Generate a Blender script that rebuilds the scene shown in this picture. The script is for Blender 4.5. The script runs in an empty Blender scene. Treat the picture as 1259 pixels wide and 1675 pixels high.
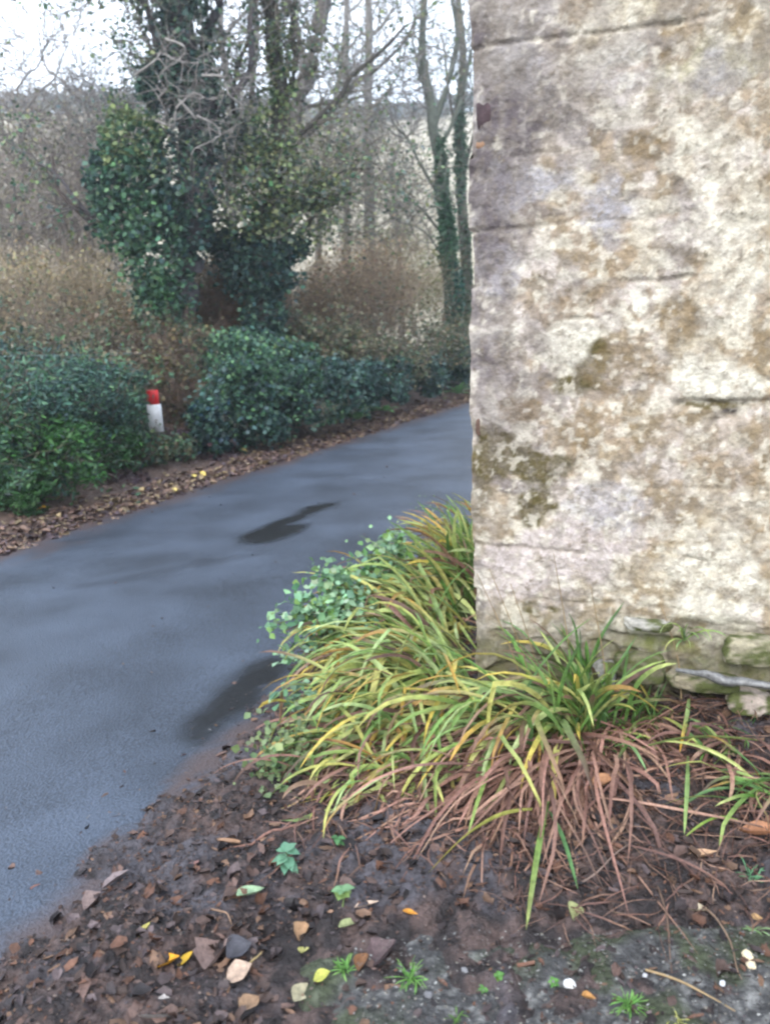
import bpy, math
import numpy as np
from mathutils import Matrix, Vector

# ------------------------------------------------------------------ camera, sky, sun, exposure
scene = bpy.context.scene
F, PITCH, ROLL, CH = 1340.0, math.radians(13.4), math.radians(1.8), 1.5
_f = np.array([0, math.cos(PITCH), -math.sin(PITCH)])
_r0 = np.array([1.0, 0, 0]); _u0 = np.cross(_r0, _f)
_r = _r0 * math.cos(ROLL) - _u0 * math.sin(ROLL)
_u = _u0 * math.cos(ROLL) + _r0 * math.sin(ROLL)
CAM = np.array([0, 0, CH])
cd = bpy.data.cameras.new("camera")
cam = bpy.data.objects.new("camera", cd)
scene.collection.objects.link(cam)
cam.matrix_world = Matrix(((_r[0], _u[0], -_f[0], 0), (_r[1], _u[1], -_f[1], 0), (_r[2], _u[2], -_f[2], CH), (0, 0, 0, 1)))
cd.sensor_fit = 'HORIZONTAL'; cd.sensor_width = 36.0; cd.lens = F / 1259 * 36
cd.clip_start = 0.05; cd.clip_end = 2000
cd.dof.use_dof = True; cd.dof.focus_distance = 2.7; cd.dof.aperture_fstop = 4.5
scene.camera = cam

SUN_EL, SUN_AZ = math.radians(38), math.radians(200)      # azimuth clockwise from +Y
w = bpy.data.worlds.new("World"); scene.world = w; w.use_nodes = True
nt = w.node_tree; nt.nodes.clear()
out = nt.nodes.new("ShaderNodeOutputWorld"); bg = nt.nodes.new("ShaderNodeBackground")
sky = nt.nodes.new("ShaderNodeTexSky"); sky.sky_type = 'NISHITA'; sky.sun_disc = False
sky.sun_elevation = SUN_EL; sky.sun_rotation = SUN_AZ
sky.air_density = 1.0; sky.dust_density = 4.0; sky.ozone_density = 1.0
# cloud layer: overcast, thin and slightly blue between
tc = nt.nodes.new("ShaderNodeTexCoord"); nz = nt.nodes.new("ShaderNodeTexNoise")
nz.inputs["Scale"].default_value = 2.2; nz.inputs["Detail"].default_value = 6
nt.links.new(tc.outputs["Generated"], nz.inputs["Vector"])
cr = nt.nodes.new("ShaderNodeValToRGB")
cr.color_ramp.elements[0].position = .25; cr.color_ramp.elements[0].color = (8.2, 9.4, 11.2, 1)
cr.color_ramp.elements[1].position = .75; cr.color_ramp.elements[1].color = (11.0, 12.0, 13.4, 1)
nt.links.new(nz.outputs["Fac"], cr.inputs["Fac"])
mx = nt.nodes.new("ShaderNodeMix"); mx.data_type = 'RGBA'; mx.inputs[0].default_value = .8
nt.links.new(sky.outputs[0], mx.inputs[6]); nt.links.new(cr.outputs[0], mx.inputs[7])
nt.links.new(mx.outputs[2], bg.inputs[0]); bg.inputs[1].default_value = .15
nt.links.new(bg.outputs[0], out.inputs[0])
sd = bpy.data.lights.new("sun", 'SUN'); sd.energy = 1.3; sd.angle = math.radians(25); sd.color = (1, .95, .86)
so = bpy.data.objects.new("sun", sd); scene.collection.objects.link(so)
sv = Vector((math.sin(SUN_AZ) * math.cos(SUN_EL), math.cos(SUN_AZ) * math.cos(SUN_EL), math.sin(SUN_EL)))
so.rotation_euler = sv.to_track_quat('Z', 'Y').to_euler()
vs = scene.view_settings
scene.display_settings.display_device = 'sRGB'
vs.view_transform = 'Standard'; vs.look = 'None'; vs.gamma = 1; vs.use_curve_mapping = False; vs.exposure = 1.13
scene.render.engine = 'CYCLES'
cy = scene.cycles
cy.use_denoising = True
cy.pixel_filter_type = 'BLACKMAN_HARRIS'; cy.filter_width = 2.4
cy.max_bounces = 6; cy.diffuse_bounces = 3; cy.glossy_bounces = 2; cy.transmission_bounces = 3; cy.transparent_max_bounces = 4
cy.use_adaptive_sampling = True; cy.adaptive_threshold = 0.02

# ------------------------------------------------------------------ helpers
RG = np.random.default_rng(7)
def U(a, b, n=None): return RG.uniform(a, b, n)
def ray(px, py): return _f + _r * (px - 629.5) / F - _u * (py - 837.5) / F
def W(px, py, Y):
    d = ray(px, py); return CAM + d * (Y / d[1])
def G(px, py, z=0.0):
    d = ray(px, py); return CAM + d * ((z - CH) / d[2])
def GG(px, py):
    z = 0.05
    for _ in range(6):
        p = G(px, py, z); z = float(gtop(np.array([p[0]]), np.array([p[1]]))[0])
    return G(px, py, z)
def sstep(a, b, x):
    t = np.clip((x - a) / (b - a), 0, 1); return t * t * (3 - 2 * t)
def _h(ix, iy, iz, s):
    n = (ix.astype(np.int64) * 374761393 + iy.astype(np.int64) * 668265263 + iz.astype(np.int64) * 2147483647 + s * 1274126177) & 0xFFFFFFFF
    n = ((n ^ (n >> 13)) * 1274126177) & 0xFFFFFFFF
    n = (n ^ (n >> 16)) & 0xFFFFFFFF
    n = (n * 2246822519) & 0xFFFFFFFF
    return ((n ^ (n >> 15)) & 0xFFFFFF) / float(0xFFFFFF)
def vn(x, y, z=0.0, s=0):
    x, y, z = np.broadcast_arrays(np.asarray(x, float), np.asarray(y, float), np.asarray(z, float))
    ix, iy, iz = np.floor(x), np.floor(y), np.floor(z)
    fx, fy, fz = x - ix, y - iy, z - iz
    fx = fx * fx * (3 - 2 * fx); fy = fy * fy * (3 - 2 * fy); fz = fz * fz * (3 - 2 * fz)
    r = 0
    for a in (0, 1):
        for b in (0, 1):
            for c in (0, 1):
                r = r + _h(ix + a, iy + b, iz + c, s) * (fx if a else 1 - fx) * (fy if b else 1 - fy) * (fz if c else 1 - fz)
    return r
def fbm(x, y, z=0.0, s=0, o=4, g=.5):
    r, a, t = 0, 1.0, 0.0
    for k in range(o):
        q = 2.03 ** k
        r = r + a * vn(np.asarray(x) * q + 13.7 * k, np.asarray(y) * q - 7.3 * k, np.asarray(z) * q + 3.1 * k, s + k); t += a; a *= g
    return r / t

def mesh_obj(name, V, faces, mat, parent=None, col=None, smooth=False, loc=None, kind=None, label=None, cat=None, group=None):
    """V (n,3); faces: list of int arrays (m,k). col: (n,3) vertex colour."""
    V = np.asarray(V, np.float32)
    o_loc = np.zeros(3) if loc is None else np.asarray(loc, float)
    if loc is not None: V = V - o_loc.astype(np.float32)
    me = bpy.data.meshes.new(name)
    faces = [np.asarray(f, np.int32) for f in faces if len(f)]
    me.vertices.add(len(V)); me.vertices.foreach_set("co", V.ravel())
    nl = sum(f.size for f in faces); me.loops.add(nl)
    me.loops.foreach_set("vertex_index", np.concatenate([f.ravel() for f in faces]))
    cnt = np.concatenate([np.full(len(f), f.shape[1], np.int32) for f in faces])
    st = np.concatenate([[0], np.cumsum(cnt)[:-1]]).astype(np.int32)
    me.polygons.add(len(cnt)); me.polygons.foreach_set("loop_start", st)
    try: me.polygons.foreach_set("loop_total", cnt)
    except Exception: pass
    if smooth: me.polygons.foreach_set("use_smooth", np.ones(len(cnt), bool))
    me.update(calc_edges=True)
    if col is not None:
        ca = me.color_attributes.new("Col", 'FLOAT_COLOR', 'POINT')
        c4 = np.ones((len(V), 4), np.float32); c4[:, :3] = np.clip(col, 0, 1)
        ca.data.foreach_set("color", c4.ravel())
    me.materials.append(mat)
    o = bpy.data.objects.new(name, me); scene.collection.objects.link(o)
    if parent is not None:
        o.parent = parent; o.location = o_loc - np.array(parent.location)
    else: o.location = o_loc
    tag(o, label, cat, group, kind)
    return o
def tag(o, label=None, cat=None, group=None, kind=None):
    if label: o["label"] = label
    if cat: o["category"] = cat
    if group: o["group"] = group
    if kind: o["kind"] = kind
def thing(name, label, cat, loc, group=None):
    o = bpy.data.objects.new(name, None); scene.collection.objects.link(o)
    o.empty_display_size = .1
    o.location = [float(v) for v in loc]; tag(o, label, cat, group); return o
def copy_tree(root, loc, rz, sc, label, group=None):
    r = root.copy(); scene.collection.objects.link(r)
    r.location = [float(v) for v in loc]; r.rotation_euler = (0, 0, rz); r.scale = (sc, sc, sc); r["label"] = label
    if group: r["group"] = group
    for ch in list(root.children):
        c = ch.copy(); scene.collection.objects.link(c); c.parent = r
    return r

def material(name, rough=.8, base=None, vary=.25, vscale=60, bump=0.0, bscale=80, transl=0.0, spec=.4, detail=4, ramp=None, coord="Object"):
    """vertex colour (or base) times procedural noise, with bump; ramp = list of (pos,colour) replaces base"""
    m = bpy.data.materials.new(name); m.use_nodes = True; n = m.node_tree; L = n.links
    b = n.nodes["Principled BSDF"]; o = n.nodes["Material Output"]
    tcx = n.nodes.new("ShaderNodeTexCoord")
    nx = n.nodes.new("ShaderNodeTexNoise"); nx.inputs["Scale"].default_value = vscale; nx.inputs["Detail"].default_value = detail
    nx.inputs["Roughness"].default_value = .65
    L.new(tcx.outputs[coord], nx.inputs["Vector"])
    if ramp:
        rp = n.nodes.new("ShaderNodeValToRGB"); e = rp.color_ramp.elements
        while len(e) < len(ramp): e.new(.5)
        for k, (p, c) in enumerate(ramp): e[k].position = p; e[k].color = (*c, 1)
        L.new(nx.outputs["Fac"], rp.inputs["Fac"]); colout = rp.outputs[0]
    else:
        if base is None:
            at = n.nodes.new("ShaderNodeAttribute"); at.attribute_name = "Col"; src = at.outputs["Color"]
        else:
            rg = n.nodes.new("ShaderNodeRGB"); rg.outputs[0].default_value = (*base, 1); src = rg.outputs[0]
        mr = n.nodes.new("ShaderNodeMapRange"); mr.inputs[1].default_value = .3; mr.inputs[2].default_value = .7
        mr.inputs[3].default_value = 1 - vary; mr.inputs[4].default_value = 1 + vary
        L.new(nx.outputs["Fac"], mr.inputs[0])
        mm = n.nodes.new("ShaderNodeVectorMath"); mm.operation = 'SCALE'
        L.new(src, mm.inputs[0]); L.new(mr.outputs[0], mm.inputs["Scale"]); colout = mm.outputs[0]
    L.new(colout, b.inputs["Base Color"]); b.inputs["Roughness"].default_value = rough
    b.inputs["Specular IOR Level"].default_value = spec
    if bump:
        n2 = n.nodes.new("ShaderNodeTexNoise"); n2.inputs["Scale"].default_value = bscale; n2.inputs["Detail"].default_value = 6
        L.new(tcx.outputs[coord], n2.inputs["Vector"])
        bp = n.nodes.new("ShaderNodeBump"); bp.inputs["Strength"].default_value = 1; bp.inputs["Distance"].default_value = bump
        L.new(n2.outputs["Fac"], bp.inputs["Height"]); L.new(bp.outputs[0], b.inputs["Normal"])
    if transl:
        t = n.nodes.new("ShaderNodeBsdfTranslucent"); ms = n.nodes.new("ShaderNodeMixShader"); ms.inputs[0].default_value = transl
        L.new(colout, t.inputs[0]); L.new(b.outputs[0], ms.inputs[1]); L.new(t.outputs[0], ms.inputs[2]); L.new(ms.outputs[0], o.inputs[0])
    return m

M_leaf = material("foliage", rough=.5, vary=.2, vscale=9, transl=.25, spec=.3)
M_blade = material("strap_leaf", rough=.5, vary=.38, vscale=38, transl=.3, spec=.35)
M_litter = material("dead_leaf", rough=.6, vary=.35, vscale=90, bump=.001, bscale=120, spec=.25)
M_bark = material("bark", rough=.9, vary=.35, vscale=14, bump=.01, bscale=30, spec=.15)
M_soil = material("soil", rough=.75, vary=.55, vscale=45, bump=.022, bscale=60, detail=8, spec=.3)
M_wall = material("limewashed_stone", rough=.9, vary=.2, vscale=70, bump=.006, bscale=90, detail=8, spec=.2)
M_stone = material("stone_chip", rough=.8, vary=.2, vscale=60, bump=.003, bscale=120, spec=.3)

# ------------------------------------------------------------------ ground shape
def xL(y): return -2.69 + .4325 * (y - 5.51) + .003 * (y - 5.51) ** 2
def xR(y): return xL(y) + 3.24 + .05 * np.sin(y * 1.3)
def camber(x, y):
    c = (x - (xL(y) + xR(y)) / 2) / 1.6
    return .0 - .02 * c * c
HX, HY = math.sin(math.radians(0)), 1.0
def gz(x, y):
    x = np.asarray(x, float); y = np.asarray(y, float)
    q = (x - xR(y)) * .917; p = (xL(y) - x) * .917
    n1 = fbm(x * 3.1, y * 3.1, 0, 11, 5) - .5
    n2 = fbm(x * 17, y * 17, 0, 5, 4) - .5
    n3 = fbm(x * 60, y * 60, 0, 8, 3) - .5
    z = np.full(x.shape, -.06)
    near = -.06 + .115 * sstep(-.22, .42, q + .25 * n1) + .05 * sstep(.2, .9, q)
    nfac = sstep(-.3, .1, q)
    near = near + nfac * (.075 * n1 + .065 * n2 + .034 * n3)
    near = near + .16 * sstep(.45, 1.5, x) * sstep(1.9, 2.5, y) * (y < 6) - .05 * sstep(1.95, 1.6, y) * sstep(-.6, 0, x)
    far = -.06 + .09 * sstep(-.18, .3, p + .15 * n1) + .38 * sstep(.35, 1.6, p) + sstep(-.2, .2, p) * (.07 * n1 + .05 * n2)
    far = far - .5 * sstep(2.5, 8, p) + np.clip(p - 12, 0, None) * .03
    z = np.where(q > -.4, near, np.where(p > -.4, far, -.06))
    z = z + .8 * sstep(8, 30, q)
    return z

def path_z(x, y):
    nn = fbm(x * 30, y * 30, 0, 41, 4); nm = fbm(x * 7, y * 7, 0, 43, 4); ns = fbm(x * 2.2, y * 2.2, 0, 47, 3)
    return .066 + .02 * (nn - .5) + .03 * (nm - .5) - .10 * sstep(1.62, 1.98, y + .5 * (nm - .5) + .35 * (ns - .5)) - .09 * sstep(-.05, -.42, x + .5 * (nm - .5))
def gtop(x, y):
    x = np.asarray(x, float); y = np.asarray(y, float)
    return np.where((x > -.44) & (y < 1.94) & (x < 1.99), np.maximum(gz(x, y), path_z(x, y)), gz(x, y))
def axis(parts):
    a = [np.arange(p0, p1, st) for p0, p1, st in parts]
    return np.unique(np.concatenate(a).round(5))
def grid_faces(ny, nx):
    i = np.arange(ny * nx).reshape(ny, nx)
    return np.stack([i[:-1, :-1], i[:-1, 1:], i[1:, 1:], i[1:, :-1]], -1).reshape(-1, 4)
gxs = axis([(-260, -60, 20), (-60, -12, 3), (-12, -5, .4), (-5, -1.6, .045), (-1.6, 1.7, .014), (1.7, 4.5, .05), (4.5, 12, .5), (12, 60, 3), (60, 261, 20)])
gys = axis([(-60, -4, 4), (-4, 1.1, .2), (1.1, 3.9, .014), (3.9, 17, .04), (17, 30, .6), (30, 300, 15)])
X, Y = np.meshgrid(gxs, gys)
Z = gz(X, Y)
q = (X - xR(Y)) * .917; p = (xL(Y) - X) * .917
c = np.zeros(X.shape + (3,))
n1 = fbm(X * 5, Y * 5, 0, 21, 5)[..., None]; n2 = fbm(X * 26, Y * 26, 0, 22, 4)[..., None]
soil = np.array([.022, .018, .019]); litter = np.array([.075, .052, .048]); grey = np.array([.062, .057, .066])
c[:] = soil
c = c * (1 - sstep(.42, .62, n2)) + litter * sstep(.42, .62, n2)
k = sstep(.5, .66, n1); c = c * (1 - k) + grey * k
kf = sstep(-.5, 0, p)[..., None]; cf = np.array([.11, .075, .062]) * (.5 + n2)
c = c * (1 - kf) + cf * kf
kg = sstep(5, 9, p)[..., None]; c = c * (1 - kg) + np.array([.16, .15, .07]) * (.6 + .8 * n1) * kg
kg = sstep(3, 6, q)[..., None]; c = c * (1 - kg) + np.array([.07, .10, .035]) * kg
mesh_obj("ground", np.stack([X, Y, Z], -1).reshape(-1, 3), [grid_faces(*X.shape)], M_soil, col=c.reshape(-1, 3), smooth=True, kind="structure")

# road
ry = axis([(-16, 1, .5), (1, 6, .04), (6, 18, .08), (18, 70, 1)])
tt = np.linspace(-.08, 1.08, 90)
RY, TT = np.meshgrid(ry, tt, indexing='ij')
RX = xL(RY) + (xR(RY) - xL(RY)) * TT
RZ = camber(RX, RY)
m = bpy.data.materials.new("wet_asphalt"); m.use_nodes = True; n = m.node_tree; L = n.links; b = n.nodes["Principled BSDF"]
tcx = n.nodes.new("ShaderNodeTexCoord"); at = n.nodes.new("ShaderNodeAttribute"); at.attribute_name = "Col"
sp = n.nodes.new("ShaderNodeSeparateColor"); L.new(at.outputs["Color"], sp.inputs[0])
na = n.nodes.new("ShaderNodeTexNoise"); na.inputs["Scale"].default_value = 120; na.inputs["Detail"].default_value = 3; L.new(tcx.outputs["Object"], na.inputs["Vector"])
nb = n.nodes.new("ShaderNodeTexNoise"); nb.inputs["Scale"].default_value = 1.6; nb.inputs["Detail"].default_value = 5; L.new(tcx.outputs["Object"], nb.inputs["Vector"])
ra = n.nodes.new("ShaderNodeValToRGB"); ra.color_ramp.elements[0].color = (.012, .017, .027, 1); ra.color_ramp.elements[1].color = (.066, .086, .125, 1)
ra.color_ramp.elements[0].position = .38; ra.color_ramp.elements[1].position = .66
ad = n.nodes.new("ShaderNodeMath"); ad.operation = 'MULTIPLY_ADD'; ad.inputs[1].default_value = .45; L.new(nb.outputs["Fac"], ad.inputs[0])
a2 = n.nodes.new("ShaderNodeMath"); a2.operation = 'MULTIPLY'; a2.inputs[1].default_value = .55; L.new(na.outputs["Fac"], a2.inputs[0]); L.new(a2.outputs[0], ad.inputs[2])
L.new(ad.outputs[0], ra.inputs["Fac"])
wm = n.nodes.new("ShaderNodeMix"); wm.data_type = 'RGBA'; L.new(sp.outputs[0], wm.inputs[0]); L.new(ra.outputs[0], wm.inputs[6]); wm.inputs[7].default_value = (.010, .011, .013, 1)
wd2 = n.nodes.new("ShaderNodeMix"); wd2.data_type = "RGBA"; L.new(sp.outputs[1], wd2.inputs[0]); L.new(wm.outputs[2], wd2.inputs[6]); wd2.inputs[7].default_value = (.062, .040, .037, 1)
L.new(wd2.outputs[2], b.inputs["Base Color"])
rr = n.nodes.new("ShaderNodeMapRange"); L.new(sp.outputs[0], rr.inputs[0]); rr.inputs[3].default_value = .5; rr.inputs[4].default_value = .2; rs = n.nodes.new("ShaderNodeMapRange"); L.new(sp.outputs[0], rs.inputs[0]); rs.inputs[3].default_value = .38; rs.inputs[4].default_value = .16; L.new(rs.outputs[0], b.inputs["Specular IOR Level"]); L.new(rr.outputs[0], b.inputs["Roughness"])
bp = n.nodes.new("ShaderNodeBump"); bp.inputs["Distance"].default_value = .006; L.new(na.outputs["Fac"], bp.inputs["Height"]); L.new(bp.outputs[0], b.inputs["Normal"])
b.inputs["Specular IOR Level"].default_value = .38
wet = np.zeros(RX.shape)
for (pa, pb, wd, st) in [((410, 880), (530, 825), .10, 1.0), ((425, 884), (480, 862), .16, 1.0), ((350, 1165), (450, 1080), .14, 1.0), ((325, 1200), (360, 1160), .10, .9), ((130, 960), (420, 905), .10, .25)]:
    A, B = G(*pa)[:2], G(*pb)[:2]; d = B - A; LL = d @ d
    tq = np.clip(((RX - A[0]) * d[0] + (RY - A[1]) * d[1]) / LL, 0, 1)
    dist = np.hypot(RX - A[0] - tq * d[0], RY - A[1] - tq * d[1]) + .16 * (fbm(RX * 9, RY * 9, 0, 31, 6) - .5)
    wet = np.maximum(wet, st * sstep(wd * 1.15, wd * .3, dist))
dn = fbm(RX * 6, RY * 6, 0, 33, 5); dl = (RX - xL(RY)) * .917; dr = (xR(RY) - RX) * .917
dirt = .85 * (1 - .9 * wet) * np.maximum(sstep(.42, .02, dl + .5 * (dn - .5)), sstep(.04, -.06, dr + .25 * (dn - .5))) * sstep(.35, .55, fbm(RX * 30, RY * 30, 0, 34, 4) + .12)
mesh_obj("road", np.stack([RX, RY, RZ], -1).reshape(-1, 3), [grid_faces(*RX.shape)], m, col=np.stack([wet, dirt, wet], -1).reshape(-1, 3), smooth=True, kind="structure")

# mossy gravel path at the photographer's feet
pxs = axis([(-.45, 2.0, .014)]); pys = axis([(-2, 1.2, .2), (1.2, 1.95, .014)])
PX, PY = np.meshgrid(pxs, pys)
nn = fbm(PX * 30, PY * 30, 0, 41, 4); nm = fbm(PX * 7, PY * 7, 0, 43, 4)
PZ = path_z(PX, PY)
n9 = vn(PX * 65, PY * 65, 0, 45)
pc = np.array([.05, .05, .052]) + np.array([.10, .10, .095]) * sstep(.62, .85, n9)[..., None]
kk = sstep(.46, .62, nm)[..., None] * .75; pc = pc * (1 - kk) + np.array([.04, .052, .022]) * kk
mesh_obj("path", np.stack([PX, PY, PZ], -1).reshape(-1, 3), [grid_faces(*PX.shape)], M_soil, col=pc.reshape(-1, 3), smooth=True, kind="structure")

# hill with pale winter field beyond the trees
hx = np.linspace(-190, 240, 180); hy = np.linspace(24, 230, 100)
HXg, HYg = np.meshgrid(hx, hy)
HZ = -1.2 + 33 * sstep(20, 150, HYg + .25 * np.abs(HXg)) + 2.5 * (fbm(HXg * .03, HYg * .03, 0, 51) - .5) + .0
hn = fbm(HXg * .08, HYg * .08, 0, 52); hc = np.array([.38, .34, .26]) * (.75 + .5 * hn)[..., None]
kk = sstep(118, 128, HYg + 20 * (hn - .5))[..., None]; hc = hc * (1 - kk) + np.array([.07, .085, .06]) * kk
mesh_obj("hill", np.stack([HXg, HYg, HZ], -1).reshape(-1, 3), [grid_faces(*HXg.shape)], material("winter_field", rough=.9, vary=.2, vscale=.8, spec=.1), col=hc.reshape(-1, 3), smooth=True, kind="structure")

# ------------------------------------------------------------------ the wall (end of a building)
C0 = W(771, 700, 2.75)[:2]; TD = np.array([.940, -.342]); ND = np.array([-.342, -.940])   # along wall to the right; outward normal
WH, WL = 3.9, 4.2
def wallpt(px, py):      # (t, z) where the pixel's ray meets the wall plane
    d = ray(px, py); k_ = ((C0 - CAM[:2]) @ ND) / (d[:2] @ ND); P = CAM + d * k_
    return (P[:2] - C0) @ TD, P[2]
def axis_u(parts): return axis(parts)
ts = axis([(0, 1.35, .0055), (1.35, WL, .05)]); zs = axis([(-.25, 2.95, .0055), (2.95, WH + .01, .05)])
T, ZW = np.meshgrid(ts, zs)
# courses and blocks
rgw = np.random.default_rng(3)
edge, zc = [], -.3
jt = wallpt(780, 893)[1]
while zc < WH + .3: edge.append(zc); zc += rgw.uniform(.17, .27)
edge = np.array(edge); edge[np.argmin(abs(edge - jt))] = jt
ztop = wallpt(900, 60)[1]; edge[np.argmin(abs(edge - ztop))] = ztop
wob = ZW + .05 * (fbm(T * 2.2, ZW * 2.2, 0, 61) - .5) + .012 * (fbm(T * 12, ZW * 12, 0, 62) - .5)
ci = np.clip(np.searchsorted(edge, wob) - 1, 0, len(edge) - 2)
dz = np.minimum(wob - edge[ci], edge[ci + 1] - wob)
bw = .26 + .16 * _h(ci, ci * 0, ci * 0, 5); off = _h(ci, ci * 0 + 1, ci * 0, 9) * .4
tw = T + .03 * (fbm(T * 3, ZW * 5, 0, 63) - .5) + off
bi = np.floor(tw / bw); fr = tw / bw - bi; dt = np.minimum(fr, 1 - fr) * bw
dj = np.minimum(dz, dt)
bid = _h(bi, ci, ci * 0, 17); bid2 = _h(bi, ci, ci * 0 + 2, 23)
show = sstep(.5, .68, fbm(T * 3.3, ZW * 3.3, 0, 64)) * .5 + .08
groove = np.exp(-(dj / .0075) ** 2) * show
fa = fbm(T * 7, ZW * 7, 0, 65, 5); fb = fbm(T * 26, ZW * 26, 0, 66, 4); fc = fbm(T * 75, ZW * 75, 0, 67, 3)
fd = fbm(T * 3.0, ZW * 3.0, 0, 68, 4)
low = sstep(.55, .1, ZW - .12 * T)
disp = -.012 * groove + .022 * (fa - .5) + .014 * (fb - .5) + .006 * (fc - .5) + .012 * (bid - .5) * show
disp += low * (.06 * (fbm(T * 9, ZW * 16, 0, 70, 4) - .5) + .03 * (1 - sstep(.36, .44, fbm(T * 6, ZW * 13, 0, 71))) * -1.2)
# horizontal ledges / cracks seen in the photograph: (px0,py0,px1,py1, depth, width)
for (x0, y0, x1, y1, dp, wd) in [(766, 78, 1110, 36, -.010, .006), (1110, 660, 1300, 658, -.022, .012), (1170, 690, 1215, 672, -.02, .02), (925, 522, 975, 521, -.01, .006), (1120, 912, 1150, 918, -.012, .008),
                                 (1000, 1040, 1110, 1052, -.035, .014), (1110, 1000, 1300, 1020, .02, .03), (1085, 1060, 1090, 1130, -.03, .014), (1100, 1135, 1210, 1140, -.05, .02), (776, 893, 860, 896, -.008, .006),
                                 (918, 520, 915, 470, -.008, .005), (1000, 700, 1010, 760, -.005, .012)]:
    A = np.array(wallpt(x0, y0)); B = np.array(wallpt(x1, y1)); d = B - A
    tq = np.clip(((T - A[0]) * d[0] + (ZW - A[1]) * d[1]) / (d @ d), 0, 1)
    ds = np.hypot(T - A[0] - tq * d[0], ZW - A[1] - tq * d[1]) + .012 * (fb - .5)
    disp += dp * np.exp(-(ds / wd) ** 2)
cw = lambda *a: np.array(a)
col = cw(.47, .43, .345) + (bid2[..., None] - .5) * cw(.10, .09, .12) * show[..., None]
def mixc(col, k, c_): k = np.clip(k, 0, 1)[..., None]; return col * (1 - k) + np.asarray(c_) * k
col = mixc(col, sstep(.45, .62, fd) * .8, (.49, .44, .415))                      # pinkish limewash
col = mixc(col, sstep(.47, .56, fbm(T * 10, ZW * 10, 0, 65, 6)) * .8, (.285, .215, .135))                    # tan scabs
col = mixc(col, sstep(.54, .66, fbm(T * 11, ZW * 8, 0, 72, 5)) * .6, (.30, .25, .17))
lav = sstep(.42, .0, T + .35 * (fd - .5)) * sstep(1.1, 1.9, ZW + .5 * (fa - .5))
col = mixc(col, sstep(.52, .60, fbm(T * 24, ZW * 24, 0, 172, 5)) * .6, (.17, .135, .085))
col = mixc(col, sstep(.53, .6, fbm(T * 17, ZW * 20, 0, 173, 5)) * .75, (.56, .53, .45))
col = mixc(col, lav * .75, (.285, .275, .30))
col = mixc(col, sstep(.2, .0, T) * .35, (.34, .31, .31))
col = mixc(col, sstep(.55, .68, fbm(T * 9, ZW * 14, 0, 73, 5)) * sstep(.8, 0, T) * .8, (.17, .15, .155))
stains = [(850, 170, 40, 28, 1, .8), (815, 250, 38, 22, 1, .9), (880, 155, 28, 30, 1, .6), (800, 380, 50, 26, 1, .9), (790, 225, 25, 40, 1, .8), (860, 235, 25, 30, 1, .5), (800, 500, 35, 30, 1, .35),
          (1050, 235, 45, 25, 2, .8), (1085, 75, 45, 35, 2, .6), (960, 215, 35, 20, 1, .5), (1000, 300, 28, 30, 2, .7), (1160, 110, 90, 40, 4, .5), (960, 590, 35, 45, 3, 1.0), (1100, 520, 40, 35, 2, .7), (880, 555, 30, 30, 3, .4),
          (820, 730, 45, 40, 3, .95), (880, 765, 45, 30, 3, .9), (860, 670, 40, 20, 2, .8), (955, 710, 42, 35, 2, .75), (880, 830, 25, 35, 3, .9), (800, 870, 30, 40, 2, .55), (990, 885, 50, 16, 2, .8),
          (1060, 780, 30, 20, 2, .5), (1080, 840, 30, 22, 1, .3), (880, 995, 22, 9, 3, 1.0), (1190, 750, 90, 60, 2, .35), (1240, 850, 50, 70, 2, .35), (1130, 560, 40, 40, 2, .4), (1230, 320, 40, 60, 2, .45), (960, 490, 50, 20, 2, .4),
          (1195, 670, 30, 12, 1, .8), (1150, 662, 70, 6, 3, .8), (820, 1090, 30, 50, 1, .35), (840, 610, 20, 40, 1, .35), (1120, 340, 30, 40, 1, .4), (1010, 90, 40, 22, 0, .9), (960, 100, 30, 15, 0, .5), (1050, 495, 14, 22, 0, 1.0),
          (1160, 625, 70, 28, 0, .9), (930, 560, 40, 35, 0, .75), (1030, 110, 60, 50, 5, .35), (1180, 130, 40, 50, 5, .6), (985, 350, 45, 50, 5, .75), (950, 900, 90, 45, 6, .7), (850, 930, 70, 60, 6, .7), (990, 830, 60, 35, 5, .55), (1170, 940, 110, 50, 0, .6), (1180, 995, 60, 20, 0, .8),
          (830, 120, 40, 50, 5, .6), (850, 310, 60, 40, 5, .8), (820, 440, 40, 40, 5, .6), (1200, 420, 60, 110, 0, .5), (1160, 260, 60, 70, 0, .35), (1030, 1030, 60, 18, 0, .7)]
SC = [(.60, .58, .50), (.085, .075, .078), (.19, .14, .08), (.085, .07, .028), (.31, .30, .18), (.33, .325, .355), (.47, .42, .415)]
stains += [(785, 60, 30, 50, 1, .8), (830, 45, 50, 25, 1, .6), (840, 200, 40, 30, 1, .8), (905, 190, 30, 24, 1, .7), (780, 300, 18, 50, 1, .5), (790, 760, 30, 30, 3, .8), (790, 800, 20, 50, 3, .6), (945, 625, 40, 24, 3, .9), (1010, 610, 50, 40, 2, .5), (1090, 700, 60, 30, 2, .45), (1150, 820, 60, 30, 2, .4), (800, 570, 28, 40, 1, .5), (1240, 560, 30, 40, 2, .5), (1020, 420, 60, 40, 2, .35), (1110, 420, 30, 40, 1, .35)]
for (sx, sy, rx, ry_, ki, st) in stains:
    A = wallpt(sx, sy); Bx = wallpt(sx + rx, sy)[0] - A[0]; Bz = A[1] - wallpt(sx, sy + ry_)[1]
    rr_ = np.hypot((T - A[0]) / Bx, (ZW - A[1]) / Bz)
    k = sstep(1.25, .7, rr_ + 1.7 * (fbm(T * 16, ZW * 16, 0, 80 + ki, 5) - .5)) * st
    col = mixc(col, k * (.84 + .4 * (fc > .47)), SC[ki])
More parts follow.
